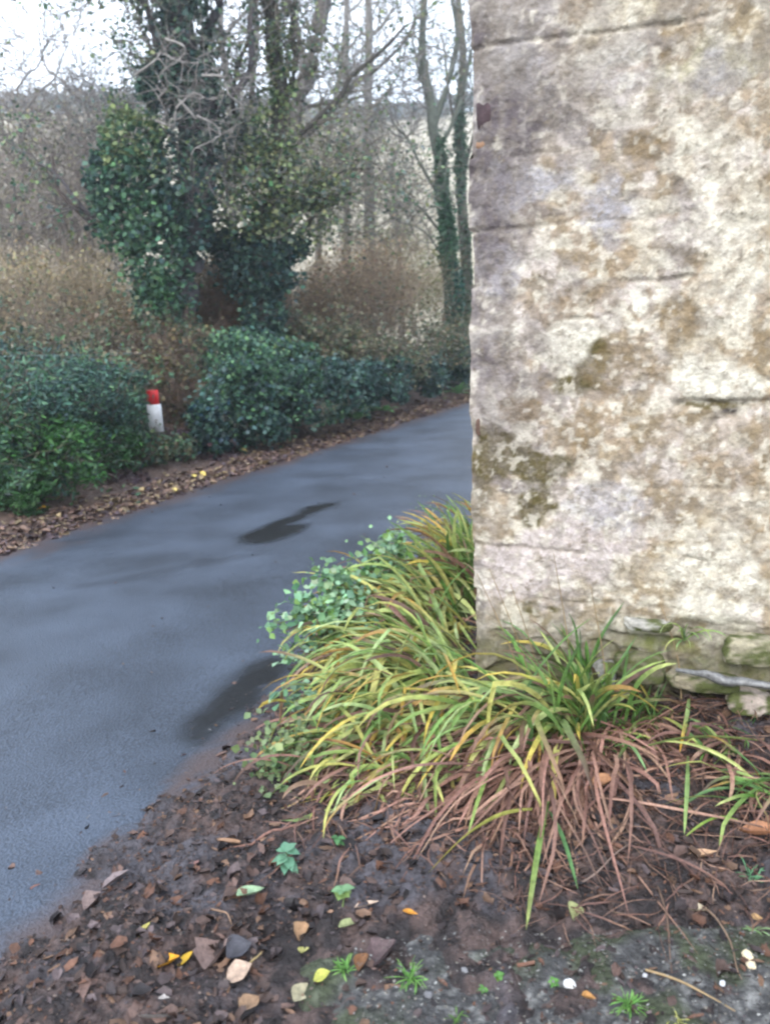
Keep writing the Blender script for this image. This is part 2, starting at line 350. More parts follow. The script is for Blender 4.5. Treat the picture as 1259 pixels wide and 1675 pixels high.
col = mixc(col, sstep(.60, .78, fc) * sstep(.5, .6, fb) * .8, (.16, .13, .09))   # fine dark pits
col = mixc(col, sstep(.60, .72, fbm(T * 42, ZW * 42, 0, 75, 3)) * .55, (.62, .59, .51))   # pale flecks
moss = low * sstep(.45, .58, fbm(T * 8, ZW * 10, 0, 76, 5) + .05)
col = mixc(col, low * .7, (.19, .175, .105)); col = mixc(col, low * sstep(.52, .6, fbm(T * 15, ZW * 22, 0, 180, 4)) * .8, (.05, .045, .03)); col = mixc(col, moss * .85, (.085, .095, .03))
ms2 = .7 * sstep(1.2, .1, np.hypot((T - wallpt(1065, 1050)[0]) / .12, (ZW - wallpt(1065, 1050)[1]) / .035) + 2.5 * (fb - .5))
col = mixc(col, ms2, (.11, .14, .02))
col = mixc(col, groove * .45, (.2, .17, .13))
edgek = sstep(.48, .05, T + .3 * (fd - .5)) * sstep(.8, 1.5, ZW + .6 * (fa - .5))
col = mixc(col, edgek * sstep(.40, .55, fbm(T * 13, ZW * 7, 0, 174, 5)) * .85, (.105, .09, .098))
col = mixc(col, sstep(1.9, 2.3, ZW + .5 * (fd - .5)) * sstep(.42, .55, fbm(T * 8, ZW * 12, 0, 175, 5)) * .6, (.20, .18, .165))
col = mixc(col, low * sstep(.35, .55, fbm(T * 14, ZW * 18, 0, 176, 5)) * .8, (.11, .10, .05))
col = mixc(col, sstep(.50, .60, fbm(T * 50, ZW * 44, 0, 177, 4)) * .34, (.17, .145, .115))
col = mixc(col, sstep(.50, .62, fbm(T * 30, ZW * 26, 0, 178, 5)) * .22, (.26, .24, .225))
col = col * np.array([.90, .88, .86])
# worn arris and the broken corner stones with brick showing at top left
arr = .014 * (fbm(ZW * 9, ZW * 0, 0, 90) - .5) + .016 * (_h(ci, ci * 0, ci * 0, 77) - .5) + .008 * (fbm(ZW * 45, ZW * 0, 0, 92) - .5)
back = np.exp(-(T / .028) ** 2) * (.006 + .036 * fbm(ZW * 14, ZW * 0, 0, 91))
P3 = np.zeros(T.shape + (3,))
P3[..., :2] = C0 + T[..., None] * TD + (disp - back)[..., None] * ND + (np.exp(-(T / .03) ** 2) * arr)[..., None] * TD
P3[..., 2] = ZW
wall = thing("stone_wall", "tall end wall of weathered limewashed stone with olive and grey stains beside the lane", "wall", (*C0, 0.05))
nT, nZ = len(ts), len(zs)
# return face along the lane, back face and top, welded to the same mesh
SDIR = np.array([.342, .940])
ss = axis([(0, .4, .02), (.4, 5, .12)])
V = [P3.reshape(-1, 3)]; FC = [grid_faces(nZ, nT)]; CC = [col.reshape(-1, 3)]
S_, Z2 = np.meshgrid(ss, zs[::4])
e0 = P3[::4, 0, :]
side = np.zeros(S_.shape + (3,))
sn = fbm(S_ * 6, Z2 * 6, 0, 95, 5)
bl = sstep(0, .12, S_)[..., None]
side[..., :2] = e0[:, None, :2] * (1 - bl) + (C0 + TD * .006) * bl + S_[..., None] * SDIR + ((sn - .5) * .05 * sstep(0, .05, S_))[..., None] * (-TD)
side[..., 2] = Z2
base_i = sum(len(v) for v in V)
FC.append(grid_faces(*S_.shape)[:, ::-1] + base_i); V.append(side.reshape(-1, 3))
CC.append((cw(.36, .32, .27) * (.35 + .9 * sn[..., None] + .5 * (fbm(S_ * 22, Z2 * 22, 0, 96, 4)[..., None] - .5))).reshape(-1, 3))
base_i = sum(len(v) for v in V)
A0 = np.array([*C0, 0]); TD3 = np.array([*TD, 0]); SD3 = np.array([*SDIR, 0])
bx = []
for (a, b_) in [(0.02, .0), (WL, 0), (WL, 4.9), (0.02, 4.9)]:
    for zz in (-.25, WH - .01): bx.append(A0 + TD3 * a + SD3 * (b_ + .02) + np.array([0, 0, zz]))
V.append(np.array(bx)); CC.append(np.tile(cw(.4, .36, .3), (8, 1)))
FC.append(np.array([[2, 4, 5, 3], [4, 6, 7, 5], [1, 3, 5, 7]]) + base_i)
mesh_obj("masonry", np.concatenate(V), FC, M_wall, parent=wall, col=np.concatenate(CC), smooth=True)
def block(cx, cy, cz, sx, sy, sz, ax, ay, seed=0, rough=.25, n_=7):
    """rough stone: subdivided box with rounded, noisy faces. ax, ay: unit horizontal axes"""
    g = np.linspace(-1, 1, n_); A_, B_ = np.meshgrid(g, g); o_ = np.ones_like(A_); vs_, fs_, k0 = [], [], 0
    for (u_, v_, w_) in [(A_, B_, o_), (B_, A_, -o_), (o_, A_, B_), (-o_, B_, A_), (B_, o_, A_), (A_, -o_, B_)]:
        P_ = np.stack([u_, v_, w_], -1); vs_.append(P_.reshape(-1, 3)); fs_.append(grid_faces(n_, n_) + k0); k0 += n_ * n_
    P_ = np.concatenate(vs_); R_ = np.linalg.norm(P_, axis=1, keepdims=True)
    P_ = P_ * (1 - .28 * (R_ - 1) / .73)
    nn_ = fbm(P_[:, 0] * 1.3 + seed * 7, P_[:, 1] * 1.3, P_[:, 2] * 1.3, seed, 4)[:, None]
    P_ = P_ * (1 + rough * (nn_ - .5) * 2)
    out_ = np.array([cx, cy, cz]) + P_[:, :1] * sx * np.array([*ax, 0]) + P_[:, 1:2] * sy * np.array([*ay, 0]) + P_[:, 2:] * sz * np.array([0, 0, 1])
    return out_, fs_, nn_
# brick fragments on the corner
for k, (px, py, w_, h_, cc_) in enumerate([(789, 192, .026, .050, (.045, .028, .032)), (790, 236, .028, .026, (.22, .13, .08)), (781, 700, .012, .03, (.10, .06, .045))]):
    t_, z_ = wallpt(px, py); cxy = C0 + TD * (t_) + ND * (-.030)
    v_, f_, n_ = block(cxy[0], cxy[1], z_, w_, .03, h_, TD, ND, 30 + k, .35)
    mesh_obj("brick", v_, f_, M_stone, parent=wall, col=np.tile(np.array(cc_), (len(v_), 1)) * (.6 + .8 * n_), smooth=True, label="dark brick showing at the chipped corner of the wall" if k != 1 else "orange brick showing at the chipped corner of the wall")
# footing stones that stick out of the wall foot
for k, (px, py, w_, h_, o_, cc_) in enumerate([(985, 1110, .05, .07, .015, (.36, .35, .33)), (1045, 1090, .085, .05, .02, (.22, .20, .13)), (1150, 1110, .11, .032, .045, (.40, .35, .25)), (1235, 1060, .10, .05, .03, (.42, .38, .27)),
                                        (1060, 1022, .08, .022, .012, (.5, .48, .43)), (1225, 1140, .07, .035, .05, (.5, .42, .36)), (930, 1130, .06, .05, .01, (.2, .19, .14)), (860, 1150, .07, .04, .0, (.22, .21, .17))]):
    t_, z_ = wallpt(px, py); cxy = C0 + TD * t_ + ND * (o_ - .02)
    v_, f_, n_ = block(cxy[0], cxy[1], z_, w_, .045, h_, TD, ND, 50 + k, .3, 11)
    mo = fbm(v_[:, 0] * 30, v_[:, 1] * 30, v_[:, 2] * 30, 99, 4)[:, None]
    cc2 = np.tile(np.array(cc_) * .62, (len(v_), 1)) * (.5 + .9 * fbm(v_[:, 0] * 90, v_[:, 1] * 90, v_[:, 2] * 90, 98, 3)[:, None])
    kq = sstep(.44, .56, mo); cc2 = cc2 * (1 - kq) + np.array([.07, .08, .028]) * kq
    mesh_obj("footing_stone", v_, f_, M_wall, parent=wall, col=cc2, smooth=True)
def push_out(P, eps=.012):
    """keep points outside the building"""
    v = P[..., :2] - C0; t = v @ TD; d = v @ ND
    ins = (d < eps) & (t > -eps) & (d > -5)
    front = ins & ((eps - d) <= (t + eps)); sidep = ins & ~front
    P[..., :2] += np.where(front, eps - d, 0)[..., None] * ND - np.where(sidep, t + eps, 0)[..., None] * TD
    return P

# ------------------------------------------------------------------ builders for plants
def frame_from(D):
    D = D / np.linalg.norm(D, axis=-1, keepdims=True)
    ref = np.where(np.abs(D[..., 2:3]) > .95, np.array([1.0, 0, 0]), np.array([0, 0, 1.0]))
    A = np.cross(D, ref); A /= np.linalg.norm(A, axis=-1, keepdims=True)
    return D, A, np.cross(A, D)
def tubes(segs, K=4):
    """segs (n,8): p0,p1,r0,r1 -> V, faces"""
    s = np.asarray(segs, float); D, A, B = frame_from(s[:, 3:6] - s[:, :3] + 1e-9)
    an = np.arange(K) * 2 * math.pi / K
    ring = np.cos(an)[None, :, None] * A[:, None] + np.sin(an)[None, :, None] * B[:, None]
    V = np.concatenate([s[:, None, :3] + ring * s[:, None, 6:7], s[:, None, 3:6] + ring * s[:, None, 7:8]], 1)
    i = np.arange(K); j = (i + 1) % K; f = np.stack([i, j, j + K, i + K], -1)
    return V.reshape(-1, 3), (f[None] + (np.arange(len(s)) * 2 * K)[:, None, None]).reshape(-1, 4)
def limb(nodes, radii, K=10, sub=6, wob=.0, seed=0, jag=.15):
    nodes = np.asarray(nodes, float); n_ = len(nodes); tt = np.linspace(0, n_ - 1, (n_ - 1) * sub + 1)
    i = np.minimum(tt.astype(int), n_ - 2); fr = (tt - i)[:, None]
    pm = lambda k: nodes[np.clip(k, 0, n_ - 1)]
    a, b_, c_, d_ = pm(i - 1), pm(i), pm(i + 1), pm(i + 2)
    P = .5 * (2 * b_ + (c_ - a) * fr + (2 * a - 5 * b_ + 4 * c_ - d_) * fr ** 2 + (3 * b_ - a - 3 * c_ + d_) * fr ** 3)
    if wob: P += wob * (np.stack([vn(tt * 1.7, seed), vn(tt * 1.7, seed + 9), vn(tt * 1.7, seed + 5)], -1) - .5)
    R = np.interp(tt, np.arange(n_), radii)
    D, A, B = frame_from(np.gradient(P, axis=0))
    an = np.arange(K) * 2 * math.pi / K
    rr = R[:, None] * (1 + jag * (vn(tt[:, None] * 2, an[None] * 1.5, seed) - .5) * 2)
    V = P[:, None] + rr[..., None] * (np.cos(an)[None, :, None] * A[:, None] + np.sin(an)[None, :, None] * B[:, None])
    i = np.arange(K); j = (i + 1) % K; m_ = np.arange(len(tt) - 1) * K
    f = np.stack([i[None] + m_[:, None], j[None] + m_[:, None], j[None] + m_[:, None] + K, i[None] + m_[:, None] + K], -1).reshape(-1, 4)
    return V.reshape(-1, 3), f, P, R
def join(parts):
    V, Fs, k = [], [], 0
    for v, f in parts: V.append(v); Fs.append(np.asarray(f) + k); k += len(v)
    return np.concatenate(V), [np.concatenate(Fs)]
def twigs(starts, dirs, L, R, depth, rg, n_child=3, spread=.7, up=.15, step=5, wander=.22):
    """recursive branching, vectorised per level. returns segs"""
    segs = []
    P, D = np.array(starts, float), np.array(dirs, float); D /= np.linalg.norm(D, axis=1, keepdims=True)
    L = np.broadcast_to(L, (len(P),)).astype(float); R = np.broadcast_to(R, (len(P),)).astype(float)
    for lv in range(depth + 1):
        n_ = len(P); nodesP, nodesD = [P], [D]
        p_, d_ = P.copy(), D.copy()
        for k in range(step):
            d_ = d_ + wander * rg.normal(size=d_.shape) + np.array([0, 0, up / step]); d_ /= np.linalg.norm(d_, axis=1, keepdims=True)
            q_ = p_ + d_ * (L / step)[:, None]
            r0 = R * (1 - .8 * k / step); r1 = R * (1 - .8 * (k + 1) / step)
            segs.append(np.concatenate([p_, q_, r0[:, None], r1[:, None]], 1)); p_ = q_
            nodesP.append(p_); nodesD.append(d_)
        if lv == depth: break
        NP, ND_ = np.stack(nodesP), np.stack(nodesD)
        nP, nD, nL, nR = [], [], [], []
        for c_ in range(n_child):
            k = rg.integers(1, step + 1, n_); idx = np.arange(n_)
            v = rg.normal(size=(n_, 3)); nd = ND_[k, idx] + spread * v
            nP.append(NP[k, idx]); nD.append(nd / np.linalg.norm(nd, axis=1, keepdims=True))
            nL.append(L * rg.uniform(.45, .8, n_)); nR.append(R * (1 - .8 * k / step) * .75)
        P, D, L, R = np.concatenate(nP), np.concatenate(nD), np.concatenate(nL), np.maximum(np.concatenate(nR), .0022)
    return np.concatenate(segs)
def leaves(C, size, rg, aspect=.8, cols=((.03, .06, .04),), jitter=.35, face=None, droop=.2, fold=.25):
    """folded diamond leaves at C. cols: palette"""
    n_ = len(C); size = np.broadcast_to(size, (n_,)) * rg.uniform(.45, 1.4, n_)
    D = rg.normal(size=(n_, 3)); D[:, 2] = D[:, 2] * .6 - droop
    D /= np.linalg.norm(D, axis=1, keepdims=True)
    N = rg.normal(size=(n_, 3)) * .7 + (np.array([0, -.4, .7]) if face is None else face)
    A = np.cross(D, N); A /= np.linalg.norm(A, axis=1, keepdims=True); N = np.cross(A, D)
    s = size[:, None]; wd = s * aspect * .5
    v0 = C - D * s * .5; v1 = C - D * s * .08 + A * wd + N * s * fold * .5; v2 = C + D * s * .5; v3 = C - D * s * .08 - A * wd + N * s * fold * .5
    v4 = C + D * s * .25 + A * wd * .62 + N * s * fold * .3; v5 = C + D * s * .25 - A * wd * .62 + N * s * fold * .3
    V = np.stack([v0, v1, v4, v2, v5, v3], 1).reshape(-1, 3)
    b_ = (np.arange(n_) * 6)[:, None]
    f = np.concatenate([b_ + np.array([[0, 1, 2, 3]]), b_ + np.array([[0, 3, 4, 5]])])
    pal = np.array(cols); ci_ = rg.integers(0, len(pal), n_)
    c_ = pal[ci_] * rg.uniform(1 - jitter, 1 + jitter, (n_, 1)) * rg.uniform(.9, 1.1, (n_, 3))
    return V, f, np.repeat(c_, 6, 0)
def shell(center, rad, n_, rg, inner=.55, lump=.35, seed=0, s=2.3):
    v = rg.normal(size=(n_, 3)); v /= np.linalg.norm(v, axis=1, keepdims=True)
    rr = rg.uniform(inner, 1, n_) ** .7 * (1 + .35 * rg.random(n_) ** 5)
    lm = 1 + lump * (fbm(v[:, 0] * s + seed, v[:, 1] * s, v[:, 2] * s, seed, 4) - .5) * 2
    return np.asarray(center) + v * (rr * lm)[:, None] * np.asarray(rad)
def ell(px, py, rx, ry_, Y, dep=None):
    """ellipsoid (centre, radii in m) that covers rx, ry pixels at world depth Y"""
    c_ = W(px, py, Y); s = Y / F / math.cos(PITCH) * 1.0
    return c_, np.array([rx * s, (dep if dep else rx * s), ry_ * s])

def blades(root, az, el, L, wd, droop, rg, c0, c1, n_=11, side=.0, zmin=.004, tipfrac=.65, kink=None):
    """arched strap leaves. arrays of size m. c0: base colours (m,3), c1: tip colours (m,3)"""
    m_ = len(root); L = np.broadcast_to(L, (m_,)); wd = np.broadcast_to(wd, (m_,)); droop = np.broadcast_to(droop, (m_,)); side = np.broadcast_to(side, (m_,))
    e = np.array(el, float) * np.ones(m_); a = np.array(az, float) * np.ones(m_); p_ = np.array(root, float); pts = [p_.copy()]
    for k in range(n_ - 1):
        t_ = k / (n_ - 1)
        d_ = np.stack([np.cos(e) * np.cos(a), np.cos(e) * np.sin(a), np.sin(e)], -1)
        p_ = p_ + d_ * (L / (n_ - 1))[:, None]
        g_ = gtop(p_[:, 0], p_[:, 1]) + zmin
        hit = p_[:, 2] < g_; p_[:, 2] = np.maximum(p_[:, 2], g_); e = np.where(hit, np.maximum(e, -.05), e)
        p_ = push_out(p_)
        pts.append(p_.copy())
        e = e - droop / (n_ - 1) * (.5 + 1.2 * t_); e = np.maximum(e, -1.45); a = a + side / (n_ - 1) + .09 * rg.normal(size=m_)
        if kink is not None:
            kk_ = (np.abs(kink - k) < .5); e = np.where(kk_, e - rg.uniform(.5, 1.3, m_), e)
    P = np.stack(pts, 1)
    return ribbon(P, wd, rg, c0, c1, tipfrac)
def ribbon(P, wd, rg, c0, c1, tipfrac=.65, vdep=.25):
    m_, n_ = P.shape[:2]
    T_ = np.gradient(P, axis=1); T_ /= np.linalg.norm(T_, axis=2, keepdims=True) + 1e-9
    ref = np.array([0, 0, 1.0]) + .45 * rg.normal(size=(m_, 1, 3))
    A = np.cross(T_, ref); A /= np.linalg.norm(A, axis=2, keepdims=True) + 1e-9
    N = np.cross(A, T_)
    t_ = np.linspace(0, 1, n_)
    prof = np.clip(.45 + 1.2 * t_, 0, 1) * np.sqrt(np.clip(1 - t_ ** 3.2, 0, 1)); prof[-1] = .03
    ww = (wd[:, None] * prof[None])[..., None] * .5
    V = np.stack([P - A * ww + N * ww * vdep, P - N * ww * vdep, P + A * ww + N * ww * vdep], 2)
    i = np.arange(n_ - 1)[:, None] * 3 + np.arange(2)[None]
    f = np.stack([i, i + 1, i + 4, i + 3], -1).reshape(-1, 4)
    f = (f[None] + (np.arange(m_) * n_ * 3)[:, None, None]).reshape(-1, 4)
    k = sstep(tipfrac - .25, tipfrac + .25, t_)[None, :, None]
    c_ = np.asarray(c0)[:, None] * (1 - k) + np.asarray(c1)[:, None] * k
    c_ = np.repeat(c_[:, :, None], 3, 2) * np.array([1.0, .86, 1.0])[None, None, :, None]
    return V.reshape(-1, 3), f, c_.reshape(-1, 3)
def pick(rg, pal, m_, j=.2):
    pal = np.array(pal); return pal[rg.integers(0, len(pal), m_)] * rg.uniform(1 - j, 1 + j, (m_, 1))
BROWN = [(.20, .115, .075), (.155, .085, .06), (.27, .175, .12), (.10, .06, .045), (.23, .13, .10)]
DEADC = [(.25, .135, .105), (.19, .10, .08), (.12, .066, .055), (.32, .19, .14)]
LIME = [(.29, .38, .11), (.42, .47, .17), (.19, .32, .09), (.46, .45, .15), (.37, .46, .21), (.24, .35, .13)]
YEL = [(.55, .42, .09), (.50, .30, .07), (.46, .45, .13), (.38, .22, .07)]
GRN = [(.09, .20, .04), (.13, .25, .06), (.18, .30, .09), (.10, .19, .07)]

# ------------------------------------------------------------------ strap-leaved clumps beside the wall
def clump(label, root, n_green, n_dead, az0, azs, L, pal, seed, spread=.07, el=(.7, 1.35), droop=(1.3, 2.6), group=None, wd=(.013, .026), up_extra=0, name="strap_leaf_clump", tips=None, dead_az=None, dead_L=None):
    rg = np.random.default_rng(seed)
    root = np.asarray(root, float)
    t = thing(name, label, "plant", root, group)
    def roots(m_, s=1.0):
        r = root + rg.normal(size=(m_, 3)) * spread * s; r = push_out(r, .02); r[:, 2] = gz(r[:, 0], r[:, 1]); return r
    m_ = n_green
    c0 = pick(rg, pal, m_); c1 = np.where(rg.random((m_, 1)) < .4, pick(rg, tips or YEL, m_), pick(rg, pal, m_))
    k_ = (rg.random((m_, 1)) < .09); c0 = np.where(k_, pick(rg, BROWN + DEADC, m_), c0); c1 = np.where(rg.random((m_, 1)) < .2, pick(rg, BROWN, m_), c1); c1 = np.where(k_, pick(rg, BROWN, m_), c1)
    lay = rg.random(m_)
    e_ = el[0] + (el[1] - el[0]) * lay
    parts = [blades(roots(m_), az0 + azs * 1.25 * rg.normal(size=m_), e_ + .15 * rg.normal(size=m_), L * rg.uniform(.45, 1.15, m_), rg.uniform(*wd, m_), rg.uniform(*droop, m_), rg, c0, c1, side=.6 * rg.normal(size=m_), kink=np.where(rg.random(m_) < .26, rg.integers(3, 9, m_), -5))]
    if up_extra:
        m2 = up_extra
        parts.append(blades(roots(m2), rg.uniform(0, 6.28, m2), rg.uniform(1.15, 1.5, m2), L * rg.uniform(.6, .95, m2), rg.uniform(*wd, m2) * .85, rg.uniform(.2, 1.1, m2), rg, pick(rg, GRN, m2), pick(rg, GRN + LIME[:2], m2)))
    V = np.concatenate([p_[0] for p_ in parts]); C = np.concatenate([p_[2] for p_ in parts]); k = 0; Fq = []
    for p_ in parts: Fq.append(p_[1] + k); k += len(p_[0])
    mesh_obj("green_blades", V, Fq, M_blade, parent=t, col=C, smooth=True, loc=root)
    if n_dead:
        m_ = n_dead
        V, f, C = blades(roots(m_, 1.5), (az0 if dead_az is None else dead_az) + azs * 1.3 * rg.normal(size=m_), rg.uniform(.0, .7, m_), (dead_L or L * .8) * rg.uniform(.5, 1.1, m_), rg.uniform(.006, .015, m_), rg.uniform(1.0, 2.8, m_), rg,
                         pick(rg, DEADC, m_, .35), pick(rg, BROWN + DEADC, m_, .35), side=.7 * rg.normal(size=m_), kink=np.where(rg.random(m_) < .4, rg.integers(2, 8, m_), -5))
        mesh_obj("dead_blades", V, [f], M_litter, parent=t, col=C, smooth=True, loc=root)
    return t
PI = math.pi
GRP = "strap-leaved clumps along the foot of the wall"
def rt(x, y): return np.array([x, y, float(gz(np.array([x]), np.array([y]))[0])])
clump("most distant tuft of upright green strap leaves against the far edge of the wall", rt(.62, 4.55), 120, 30, PI * .9, .7, .52, GRN + LIME, 101, .10, (.8, 1.4), (.8, 1.8), GRP, up_extra=30)
clump("fan of bright green and yellow blades standing upright close beside the wall edge", rt(.43, 3.95), 230, 40, PI * .95, .55, .58, LIME + GRN[:2], 102, .09, (.6, 1.4), (.8, 2.0), GRP, up_extra=34)
clump("yellowing clump of arching blades that sweeps left over the road edge", rt(.22, 3.55), 380, 60, PI * .97, .5, .60, LIME + YEL[2:3], 103, .09, (.35, 1.15), (1.2, 2.2), GRP, up_extra=6)
clump("lime and gold clump with blades brushing the left edge of the stone wall", rt(.18, 3.15), 420, 90, PI * .99, .45, .58, LIME + YEL[2:3], 104, .08, (.3, 1.1), (1.2, 2.3), GRP)
clump("dense clump at the wall corner with pale green arching blades over brown dead ones", rt(.18, 2.80), 330, 150, PI * 1.03, .45, .58, LIME + GRN[2:3], 105, .08, (.45, 1.15), (1.5, 2.6), GRP, dead_az=PI * 1.15)
clump("low clump of long leaves reaching leftmost toward the lane over dark soil", rt(.08, 2.62), 200, 90, PI * 1.0, .5, .50, LIME + GRN[2:3], 106, .10, (.3, 1.0), (1.3, 2.3), GRP)
clump("broad front clump drooping to the left with a thick skirt of withered brown blades", GG(905, 1225), 150, 460, PI * 1.08, .38, .62, LIME + GRN[1:3], 107, .07, (.6, 1.25), (1.9, 2.9), GRP, up_extra=12, dead_az=PI * 1.22, dead_L=.66)
clump("upright green tuft in front of the wall with a tangle of pink-brown dead leaves below", GG(962, 1205), 40, 150, PI * 1.3, .8, .46, GRN + LIME[:2], 108, .04, (.9, 1.5), (.4, 1.6), GRP, up_extra=26, dead_az=PI * 1.42, dead_L=.36)
clump("slim green tuft leaning on the wall foot below the mossy stone", GG(1050, 1190), 26, 14, PI * 1.35, .9, .20, GRN, 109, .04, (.5, 1.4), (.5, 2.0), GRP, wd=(.007, .013), up_extra=10)
clump("sparse green and brown clump sprawling at the right edge of the frame", GG(1262, 1300), 22, 24, PI * 1.0, .45, .30, GRN + LIME[:2], 110, .04, (.2, .9), (.6, 1.8), GRP, wd=(.009, .015))
clump("thin tuft of yellow-tipped blades between the wall foot and the right edge", GG(1190, 1230), 16, 30, PI * 1.1, .9, .22, GRN + LIME[:1], 111, .04, (.4, 1.3), (.8, 2.0), GRP, wd=(.008, .013), dead_L=.38)
clump("small clump of short green blades in front of the leaning tuft", GG(1010, 1215), 26, 30, PI * 1.5, 1.2, .20, GRN + LIME[:2], 112, .04, (.4, 1.2), (1.0, 2.4), GRP, wd=(.008, .014))
clump("gold-green clump of low blades at the near left end of the strap leaves", rt(.04, 2.40), 110, 90, PI * 1.08, .5, .40, LIME + YEL[2:], 113, .09, (.2, .9), (1.3, 2.4), GRP, wd=(.010, .017))

# tuft growing from the crack in the wall
t_, z_ = wallpt(1118, 1045); pr = np.array([*(C0 + TD * t_ + ND * .02), z_])
rg = np.random.default_rng(5)
wt = thing("wall_tuft", "pale grass tuft sprouting from the mossy crack in the wall", "plant", pr)
m_ = 12; az_ = np.array([2.9, 1.2, .3, -.6, -1.9, -2.4, 3.0, -1.2, .1, -2.9, -1.6, .9]); az_ = -PI / 2 + .9 * rg.normal(size=m_)
V, f, C = blades(np.tile(pr, (m_, 1)), az_, rg.uniform(.5, 1.45, m_), rg.uniform(.07, .17, m_), rg.uniform(.004, .009, m_), rg.uniform(.6, 3.2, m_), rg, pick(rg, GRN[2:] + LIME[:1], m_), pick(rg, LIME, m_))
mesh_obj("blades", V, [f], M_blade, parent=wt, col=C, smooth=True, loc=pr)

# explicit single blades (root px -> tip px, polylines over the soil)
def strap(name, label, cat, pts, w_, c0, c1, lift=.02, group=None, mat=None, arch=.03):
    P = np.array([GG(*p_) for p_ in pts]); n_ = 14
    tt = np.linspace(0, len(P) - 1, n_); i = np.minimum(tt.astype(int), len(P) - 2); fr = (tt - i)[:, None]
    Q = P[i] * (1 - fr) + P[i + 1] * fr
    Q[1:-1] = (Q[:-2] + 2 * Q[1:-1] + Q[2:]) / 4
    s = np.linspace(0, 1, n_); Q[:, 2] += lift + arch * np.sin(s * PI)
    Q = push_out(Q[None])
    V, f, C = ribbon(Q, np.array([w_]), np.random.default_rng(len(label)), np.array([c0]), np.array([c1]), .75)
    return mesh_obj(name, V, [f], mat or M_blade, col=C, smooth=True, loc=Q[0, 0], label=label, cat=cat, group=group)
strap("long_leaf", "long green leaf with a brown tip pointing straight down over bare soil", "leaf", [(896, 1325), (880, 1420), (860, 1540)], .016, (.19, .30, .08), (.26, .30, .10), .03)
strap("long_leaf", "blue-green leaf forking right from the pair hanging over bare soil", "leaf", [(892, 1335), (918, 1400), (944, 1472)], .014, (.12, .26, .10), (.12, .25, .09), .03)
strap("long_leaf", "pale green leaf with an orange tip in front of the wall foot", "leaf", [(1126, 1160), (1122, 1205), (1110, 1256)], .014, (.26, .36, .14), (.55, .30, .04), .05)
strap("long_leaf", "pale green leaf hanging straight below the orange-tipped one", "leaf", [(1124, 1250), (1122, 1320), (1118, 1382)], .013, (.22, .33, .12), (.26, .36, .12), .03)
strap("long_leaf", "short bright green leaf lying nearly level on the litter at right", "leaf", [(1206, 1352), (1165, 1366), (1120, 1380)], .013, (.20, .32, .06), (.30, .40, .10), .02)
strap("long_leaf", "curved mint green leaf hooking down right of the front clump", "leaf", [(1003, 1246), (1030, 1258), (1056, 1286)], .011, (.20, .34, .14), (.2, .34, .14), .05)
strap("long_leaf", "olive green leaf stretched level beneath the orange-tipped leaf", "leaf", [(1040, 1245), (1130, 1240), (1250, 1232)], .012, (.12, .16, .05), (.18, .22, .07), .04)
strap("long_leaf", "golden drooping leaf lowest on the left of the front clump", "leaf", [(870, 1350), (790, 1410), (700, 1458)], .015, (.36, .36, .09), (.42, .34, .08), .05, arch=.06)
strap("long_leaf", "green leaf hanging beside the golden drooping one", "leaf", [(806, 1250), (795, 1330), (765, 1400)], .013, (.22, .33, .08), (.3, .4, .12), .06, arch=.05)
for k, pts in enumerate([[(990, 1240), (1100, 1180), (1170, 1150), (1290, 1165)], [(960, 1240), (1060, 1200), (1150, 1190)], [(1000, 1215), (1080, 1170), (1150, 1145)], [(975, 1320), (1100, 1350), (1290, 1380)],
                         [(1050, 1210), (1085, 1260), (1100, 1330)], [(960, 1310), (955, 1370), (952, 1400)], [(1030, 1400), (1120, 1440), (1190, 1470)], [(1259, 1290), (1190, 1300), (1130, 1290)], [(640, 1395), (700, 1360), (800, 1280)]]):
    lab = ["longest dead brown leaf arching along the foot of the wall to the right", "second dead brown leaf slanting up under the longest one", "pinkish dead leaf rising over the mossy wall foot", "reddish dead stalk lying right across the dark soil",
           "dead leaf dropping down below the wall foot tangle", "folded dead leaf hanging straight under the upright tuft", "dead stalk lying on the soil low at right", "dead leaf reaching in from the right edge", "long dead stalk slanting under the drooping clump"][k]
    strap("dead_leaf_blade", lab, "dead leaf", pts, .010, DEADC[k % 4], BROWN[k % 5], .03, mat=M_litter, arch=.02, group="dead strap leaves lying at the foot of the wall")

# thin dead flower stalks in front of the wall
rg = np.random.default_rng(12)
for k, (a, bm) in enumerate([((868, 1180), (780, 938)), ((880, 1180), (800, 930)), ((890, 1180), (835, 955)), ((990, 1190), (965, 955)), ((935, 1180), (905, 905)), ((1115, 1060), (1084, 930))]):
    p0 = GG(*a); d = p0[1] - .03; p1 = W(bm[0], bm[1], d - .05)
    nodes = np.array([p0, (p0 * .6 + p1 * .4) + [0.015, 0, 0.02], p1]); V, f, _, _ = limb(nodes, [.003, .0025, .001], K=5, sub=5)
    V = push_out(V, .004)
    mesh_obj("dry_stalk", V, [f], M_bark, col=np.tile([.22, .16, .09], (len(V), 1)), loc=p0, group="thin dry stalks against the wall", cat="stalk",
             label=["leftmost thin dry stalk against the pale wall", "thin brown stalk just right of the leftmost one", "curved dry stalk above the broad front clump", "greenish stalk standing behind the upright green tuft", "tallest thin stalk between the two front tufts", "thin dark stalk above the tuft in the wall crack"][k])
